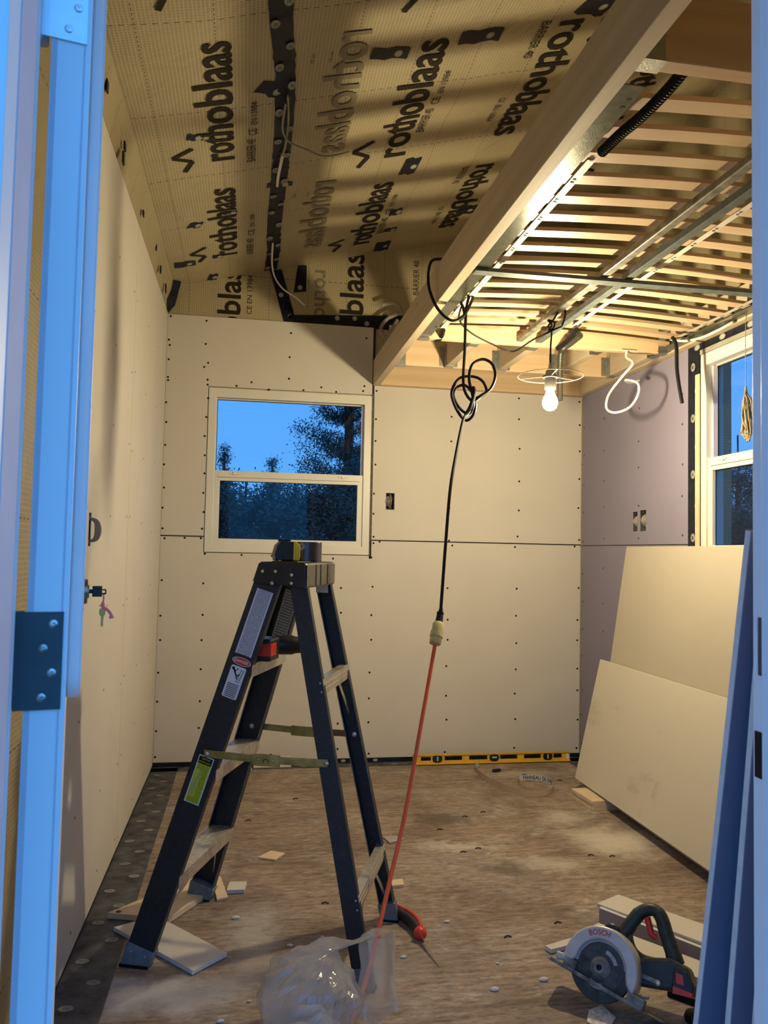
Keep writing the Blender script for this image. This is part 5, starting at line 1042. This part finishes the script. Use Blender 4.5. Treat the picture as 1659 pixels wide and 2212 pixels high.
def arc(r, a0, a1, n): return [(r*math.cos(math.radians(a0+(a1-a0)*i/n)), r*math.sin(math.radians(a0+(a1-a0)*i/n))) for i in range(n+1)]
gpf = arc(.098, -22, 175, 30) + [(-.118, .012), (-.118, -.010), (-.075, -.004)] + arc(.064, 172, 2, 20) + [(.068, -.022), (.085, -.045)]
ug = obj('blade_guard', MB().prism(FG, gpf, .0, .012), M_silver, cs, smooth=True, bevel=.005)
obj('guard_back', MB().prism(FG, arc(.098, -25, 180, 30) + [(-.04, -.01), (.04, -.03)], -.045, .0), M_silver, cs, smooth=True, bevel=.004)
obj('lower_guard', MB().prism(FG, arc(.080, 180, 362, 26) + [(.0, .02)], -.014, .002), M_bosch, cs, bevel=.002)
obj('blade', MB().prism(FG, arc(.060, 0, 350, 40), .0015, .003), simple('dusty_blade', (.05, .055, .06), .45, .4, var=.6, scale=40), cs)
mb = MB(); mb.lathe(CC, [(.026, .003), (.026, .006), (.020, .010), (.014, .014), (.013, .018)], 24, FG[3]); ab = obj('arbor', mb, M_dusty, cs, smooth=True); obj('arbor_bolt', MB().lathe(CC, [(.008, .018), (.008, .020), (.004, .020)], 6, FG[3]), M_black, ab)
obj('guard_spring', MB().prism(FG, [(x, y) for x, y in arc(.046, 20, 75, 8)] + arc(.036, 75, 20, 8), .003, .006), simple('chalky_steel', (.32, .36, .38), .6, .3, var=.5, scale=60), cs)
obj('lower_lever', MB().prism(FG, arc(.050, 235, 285, 8) + arc(.036, 285, 235, 8), .003, .006), simple('chalky_steel', (.32, .36, .38), .6, .3), cs)
tx = MB(); vs_, fs_, Lt = text_geo('BOSCH', .02); k_ = .052/Lt; rr_ = .076; out = []
for q in vs_:
    an = math.radians(117) - (q.x*k_)/rr_; r_ = rr_ + q.y*k_*1.15; out.append(FG[0]+FG[1]*r_*math.cos(an)+FG[2]*r_*math.sin(an)+FG[3]*.0126)
tx.add(out, fs_); obj('brand_lettering', tx, M_red, ug)
back = lambda u, v, w_: CC + hh*u + vv*v - FG[3]*w_
def T(p, w_=.07): return [back(u, v, w_) for u, v in p]
obj('handle', MB().tube(T([(.020, .070), (.035, .100), (.053, .132), (.072, .158), (.10, .170), (.122, .158), (.139, .122), (.156, .088), (.172, .055)]), [.020, .0195, .018, .0165, .0165, .018, .0185, .0195, .021], 14), M_bosch, cs, smooth=True)
obj('front_grip', MB().tube(T([(.040, .110), (.048, .080), (.062, .058), (.088, .046), (.125, .046), (.165, .048)]), .0125, 12), simple('dusty_green_black', (.05, .055, .045), .5, var=.5, scale=50), cs, smooth=True)
obj('trigger', MB().tube(T([(.088, .148), (.096, .128), (.104, .110), (.118, .106)], .068), .0085, 10), M_red, cs, smooth=True)
obj('top_badge', MB().tube(T([(.060, .158), (.072, .170), (.088, .1795)], .066), .005, 8), M_red, cs, smooth=True)
mb = MB(); mb.lathe(back(-.02, .03, .045), [(.040, 0), (.044, .01), (.044, .045), (.03, .052)], 24, -FG[3]); obj('motor_housing', mb, M_bosch, cs, smooth=True)
mb = MB().lathe(back(.005, .088, .045), [(.020, 0), (.024, .004), (.024, .03), (.018, .035)], 18, -FG[3]); obj('front_knob', mb, M_cap, cs, smooth=True)
mb = MB(); mb.prism(FG, [(.066, .026), (.10, .053), (.161, .066), (.205, .055), (.218, .030), (.210, .008), (.155, -.010), (.085, -.018), (.06, 0)], -.105, -.03); obj('rear_body', mb, M_bosch, cs, bevel=.008)
mb = MB(); mb.prism(FG, [(.172, .050), (.205, .046), (.225, .020), (.222, -.008), (.172, -.010)], -.110, -.025); bt = obj('battery', mb, M_cap, cs, bevel=.004)
mb = MB(); mb.prism(FG, [(.180, .037), (.198, .034), (.201, .013), (.183, .014)], -.025, -.0225); obj('battery_button', mb, M_red, bt)
mb = MB(); mb.prism(FG, [(.176, .006), (.2225, .001), (.221, -.009), (.176, -.0105)], -.112, -.0235); obj('battery_rim', mb, M_red, bt)
obj('depth_lever', MB().bar(back(.08, .012, .022), back(.135, .004, .022), .010, .004, FG[3]), M_dusty, cs, bevel=.001)
obj('lever_screw', MB().lathe(back(.140, .003, .020), [(.007, 0), (.007, .004), (.003, .006)], 14, FG[3]), M_steel, cs, smooth=True)
FS = (PL, xs_, -ys_, zs_)
obj('front_bracket', MB().fbox(FS, (.030, .01, .002), (.065, .035, .028)), M_dusty, cs, bevel=.003)
obj('rear_bracket', MB().fbox(FS, (.205, .008, .002), (.250, .035, .026)), M_dusty, cs, bevel=.003)
obj('wing_nut', MB().bar(PL+xs_*.228-ys_*.02+zs_*.026, PL+xs_*.255-ys_*.015+zs_*.036, .008, .008), M_dusty, cs, bevel=.002)

# ================================================================== clear plastic bag
def plastic():
    m, t, b = nmat('clear_plastic_film'); t.nodes.remove(b); out = t.nodes['Material Output']
    tr = N(t, 'ShaderNodeBsdfTransparent', i={'Color': (.92, .92, .93, 1)}); gl = N(t, 'ShaderNodeBsdfGlossy', i={'Roughness': .12}); df = N(t, 'ShaderNodeBsdfTranslucent', i={'Color': (.62, .62, .62, 1)}); d2 = N(t, 'ShaderNodeBsdfDiffuse', i={'Color': (.62, .61, .60, 1)})
    nb = N(t, 'ShaderNodeTexNoise', i={'Scale': 26, 'Detail': 2, 'Distortion': 1.5}); t.links.new(mapped(t), nb.inputs['Vector']); bp = N(t, 'ShaderNodeBump', i={'Strength': .7, 'Distance': .006}); t.links.new(nb.outputs[0], bp.inputs['Height']); t.links.new(bp.outputs[0], gl.inputs['Normal'])
    a1 = N(t, 'ShaderNodeMixShader', i={0: .5}); t.links.new(df.outputs[0], a1.inputs[1]); t.links.new(d2.outputs[0], a1.inputs[2])
    a2 = N(t, 'ShaderNodeMixShader', i={0: .46}); t.links.new(tr.outputs[0], a2.inputs[1]); t.links.new(a1.outputs[0], a2.inputs[2])
    lw_ = N(t, 'ShaderNodeLayerWeight', i={'Blend': .5}); t.links.new(bp.outputs[0], lw_.inputs['Normal']); a3 = N(t, 'ShaderNodeMixShader'); pw = N(t, 'ShaderNodeMath', operation='POWER', i={1: 3.0}); t.links.new(lw_.outputs['Facing'], pw.inputs[0]); ml = N(t, 'ShaderNodeMath', operation='MULTIPLY_ADD', i={1: .35, 2: .05}); t.links.new(pw.outputs[0], ml.inputs[0]); t.links.new(ml.outputs[0], a3.inputs[0]); t.links.new(a2.outputs[0], a3.inputs[1]); t.links.new(gl.outputs[0], a3.inputs[2]); t.links.new(a3.outputs[0], out.inputs[0]); return m
M_film = plastic()
BC = V(.635, -2.50, 0); nu, nv = 40, 26; vs = []; fs = []
neck = V(.772, -2.455, .222)
for j in range(nv+1):
    t_ = j/nv; ph = -PI/2 + PI*min(1, t_/.78)*.93
    for i in range(nu):
        th = 2*PI*i/nu
        if t_ <= .78: r_ = math.cos(ph)*.125; z_ = .105 + .105*math.sin(ph); c_ = BC.copy()
        else:
            k_ = (t_-.78)/.22; r_ = .125*math.cos(-PI/2+PI*.93)*(1-k_) + .012*k_; z_ = .105+.105*math.sin(-PI/2+PI*.93); c_ = BC.lerp(V(neck.x, neck.y, 0), k_); z_ = z_*(1-k_)+neck.z*k_
        c_ = c_ + (neck-BC)*(.35*max(0, t_-.4)); c_.z = 0
        p = V(c_.x+r_*math.cos(th), c_.y+r_*.9*math.sin(th), z_)
        f_ = noise.noise(p*9)*.030 + abs(noise.noise(p*17+V(4, 0, 0)))*.034 - .006 + noise.noise(p*60)*.007
        dv = V(math.cos(th), math.sin(th), .3); p = p + dv*f_*(1 if t_ > .08 else t_/.08); p.z = max(.0015, p.z); vs.append(p)
fs = [(j*nu+i, j*nu+(i+1) % nu, (j+1)*nu+(i+1) % nu, (j+1)*nu+i) for j in range(nv) for i in range(nu)]
bag = obj('plastic_bag', MB().add(vs, fs), M_film, loc=(BC.x, BC.y, 0), smooth=False)
tag(bag, 'crumpled clear plastic bag on the floor in front of the ladder', 'plastic bag')
vs = []; nu, nv = 26, 30
for j in range(nv+1):
    for i in range(nu+1):
        u, v = i/nu, j/nv; x = .765 + .085*u + .02*v*(u-.3); y = -2.452 + .012*math.sin(u*7+v*2) - .015*v*0; z = .222 - .205*v + .006*math.sin(u*9)
        y += .014*noise.noise(V(u*3, v*3, 7)) + .02*v*(u-.5); z = max(.003, z); vs.append(V(x + .008*noise.noise(V(u*2, v*4, 2)), y, z))
obj('loose_flap', MB().add(vs, [(j*(nu+1)+i, j*(nu+1)+i+1, (j+1)*(nu+1)+i+1, (j+1)*(nu+1)+i) for j in range(nv) for i in range(nu)]), M_film, bag, smooth=True)
fl_ = MB()
for i in range(14):
    a = random.uniform(0, 6.28); r_ = random.uniform(0, .07); fl_.ball((BC.x+r_*math.cos(a), BC.y+r_*math.sin(a), .02+.03*random.random()), .022, 8, 6, (1.4, 1, .6))
obj('bag_contents', fl_, simple('grey_white_filling', (.50, .49, .50), .9, var=.2), bag, smooth=True)

# ================================================================== trees outside
def tree(name, label, cx, cy, gz, h, rad, mat, kind, group, n=2600, ls=.10, trunk=True, seed=1):
    rnd = random.Random(seed); root = thing(name, label, 'tree' if kind != 'bush' else 'bush', (cx, cy, gz), group)
    vs = []; fs = []
    if trunk: obj('trunk', MB().tube([(cx, cy, gz), (cx+.03*h*.1, cy, gz+h*.5), (cx, cy, gz+h*.95)], [.05*rad+.05, .04*rad+.03, .02], 8), M_bark, root, smooth=True)
    # branch tips: clumps on limbs
    clumps = []
    if kind == 'spruce':
        for k in range(int(h*16)):
            t = rnd.random()**.8; a = rnd.uniform(0, 6.28); R = rad*(1-t)**.9*(.75+.5*rnd.random())
            for s in range(4): q = (s+1)/4; clumps.append((cx+R*q*math.cos(a), cy+R*q*math.sin(a), gz+h*(.08+.9*t)-.10*q*R, .09+.08*rad*(1-t)))
    elif kind == 'pine':
        for k in range(105):
            t = rnd.random(); a = rnd.uniform(0, 6.28); R = rad*(.55+.6*rnd.random())*(1.05-t*.75)
            for s in range(5): q = (s+1)/5; clumps.append((cx+R*q*math.cos(a), cy+R*q*math.sin(a), gz+h*(.18+.8*t)+.38*R*q*q, .09+.07*q))
    else:
        for k in range(60):
            a = rnd.uniform(0, 6.28); b = math.acos(rnd.uniform(-.2, 1)); q = rnd.random()**.4
            clumps.append((cx+rad*q*math.cos(a)*math.sin(b), cy+rad*q*math.sin(a)*math.sin(b), gz+h*(.25+.7*q*math.cos(b)), .22))
    for i in range(n):
        c = rnd.choice(clumps); p = V(c[0]+rnd.gauss(0, c[3]*.6), c[1]+rnd.gauss(0, c[3]*.6), max(gz+.02, c[2]+rnd.gauss(0, c[3]*.5)))
        u = V(rnd.gauss(0, 1), rnd.gauss(0, 1), rnd.gauss(0, 1)).normalized(); v = u.orthogonal().normalized(); s = ls*rnd.uniform(.5, 1.2); v = v*s*.45; u = u*s
        k = len(vs); vs += [p-u*.5, p+v*.5, p+u*.5, p-v*.5]; fs.append((k, k+1, k+2, k+3))
    obj('foliage', MB().add(vs, fs), mat, root, kind='stuff'); return root
G = -.6; g1 = 'trees beyond the far wall window'
tree('pine_tree', 'big dark pine filling the right of the far window', 2.15, 9.3, G, 6.1, 1.25, M_leaf, 'pine', g1, 70000, .055, seed=4)
tree('autumn_tree', 'reddish brown tree behind the right edge of the far window', 2.75, 10.2, G, 4.6, .8, M_leaf2, 'bush', g1, 14000, .05, seed=5)
tree('spruce_tree', 'small pointed spruce at the left of the far window', .04, 9.5, G, 3.62, .34, M_leaf, 'spruce', g1, 9000, .045, seed=6)
tree('spruce_tree', 'short multi-tipped spruce in the middle of the far window', .86, 9.4, G, 3.42, .42, M_leaf, 'spruce', g1, 9000, .045, seed=7)
for i, (x, h, lb) in enumerate([(-.6, 3.0, 'leftmost low tree of the dark row behind the far window'), (.42, 3.22, 'loose leafy low tree next to the small pointed spruce'), (1.3, 3.15, 'low tree at the foot of the big pine'), (2.0, 3.2, 'dark low tree under the big pine'), (3.0, 3.3, 'rightmost low tree of the dark row behind the far window')]):
    tree('low_tree', lb, x, 9.9+.1*i, G, h, .8, M_leaf, 'bush', g1, 22000, .065, True, 20+i)
for i, (x, y) in enumerate([(-.4, 8.2), (.35, 8.0), (1.1, 8.1), (1.9, 7.9), (2.7, 8.2)]):
    tree('shrub', ['leftmost', 'second', 'middle', 'fourth', 'rightmost'][i]+' of the shrubs seen low through the far window', x, y, G, 3.05, .85, M_leaf, 'bush', 'shrubs outside the far window', 24000, .075, False, 40+i)
for i, (x, y, h, rd) in enumerate([(11.6, 13.6, 5.2, .7), (12.0, 12.9, 5.0, 1.0), (12.3, 12.0, 5.0, 1.1), (12.2, 10.9, 5.1, 1.2)]):
    tree('far_tree', ['leftmost', 'second', 'third', 'rightmost'][i]+' of the dark trees seen through the right window', x, y, G, h, rd, M_leaf, 'bush' if i else 'spruce', 'trees beyond the right window', 18000, .08, True, 60+i)
for i, (x, y) in enumerate([(7.2, 6.3), (7.2, 5.3), (7.4, 4.3)]):
    tree('hedge_shrub', ['farthest', 'middle', 'nearest'][i]+' of the shrubs low behind the right window', x, y, G, 3.4, 1.0, M_leaf, 'bush', 'shrubs outside the right window', 22000, .07, False, 80+i)
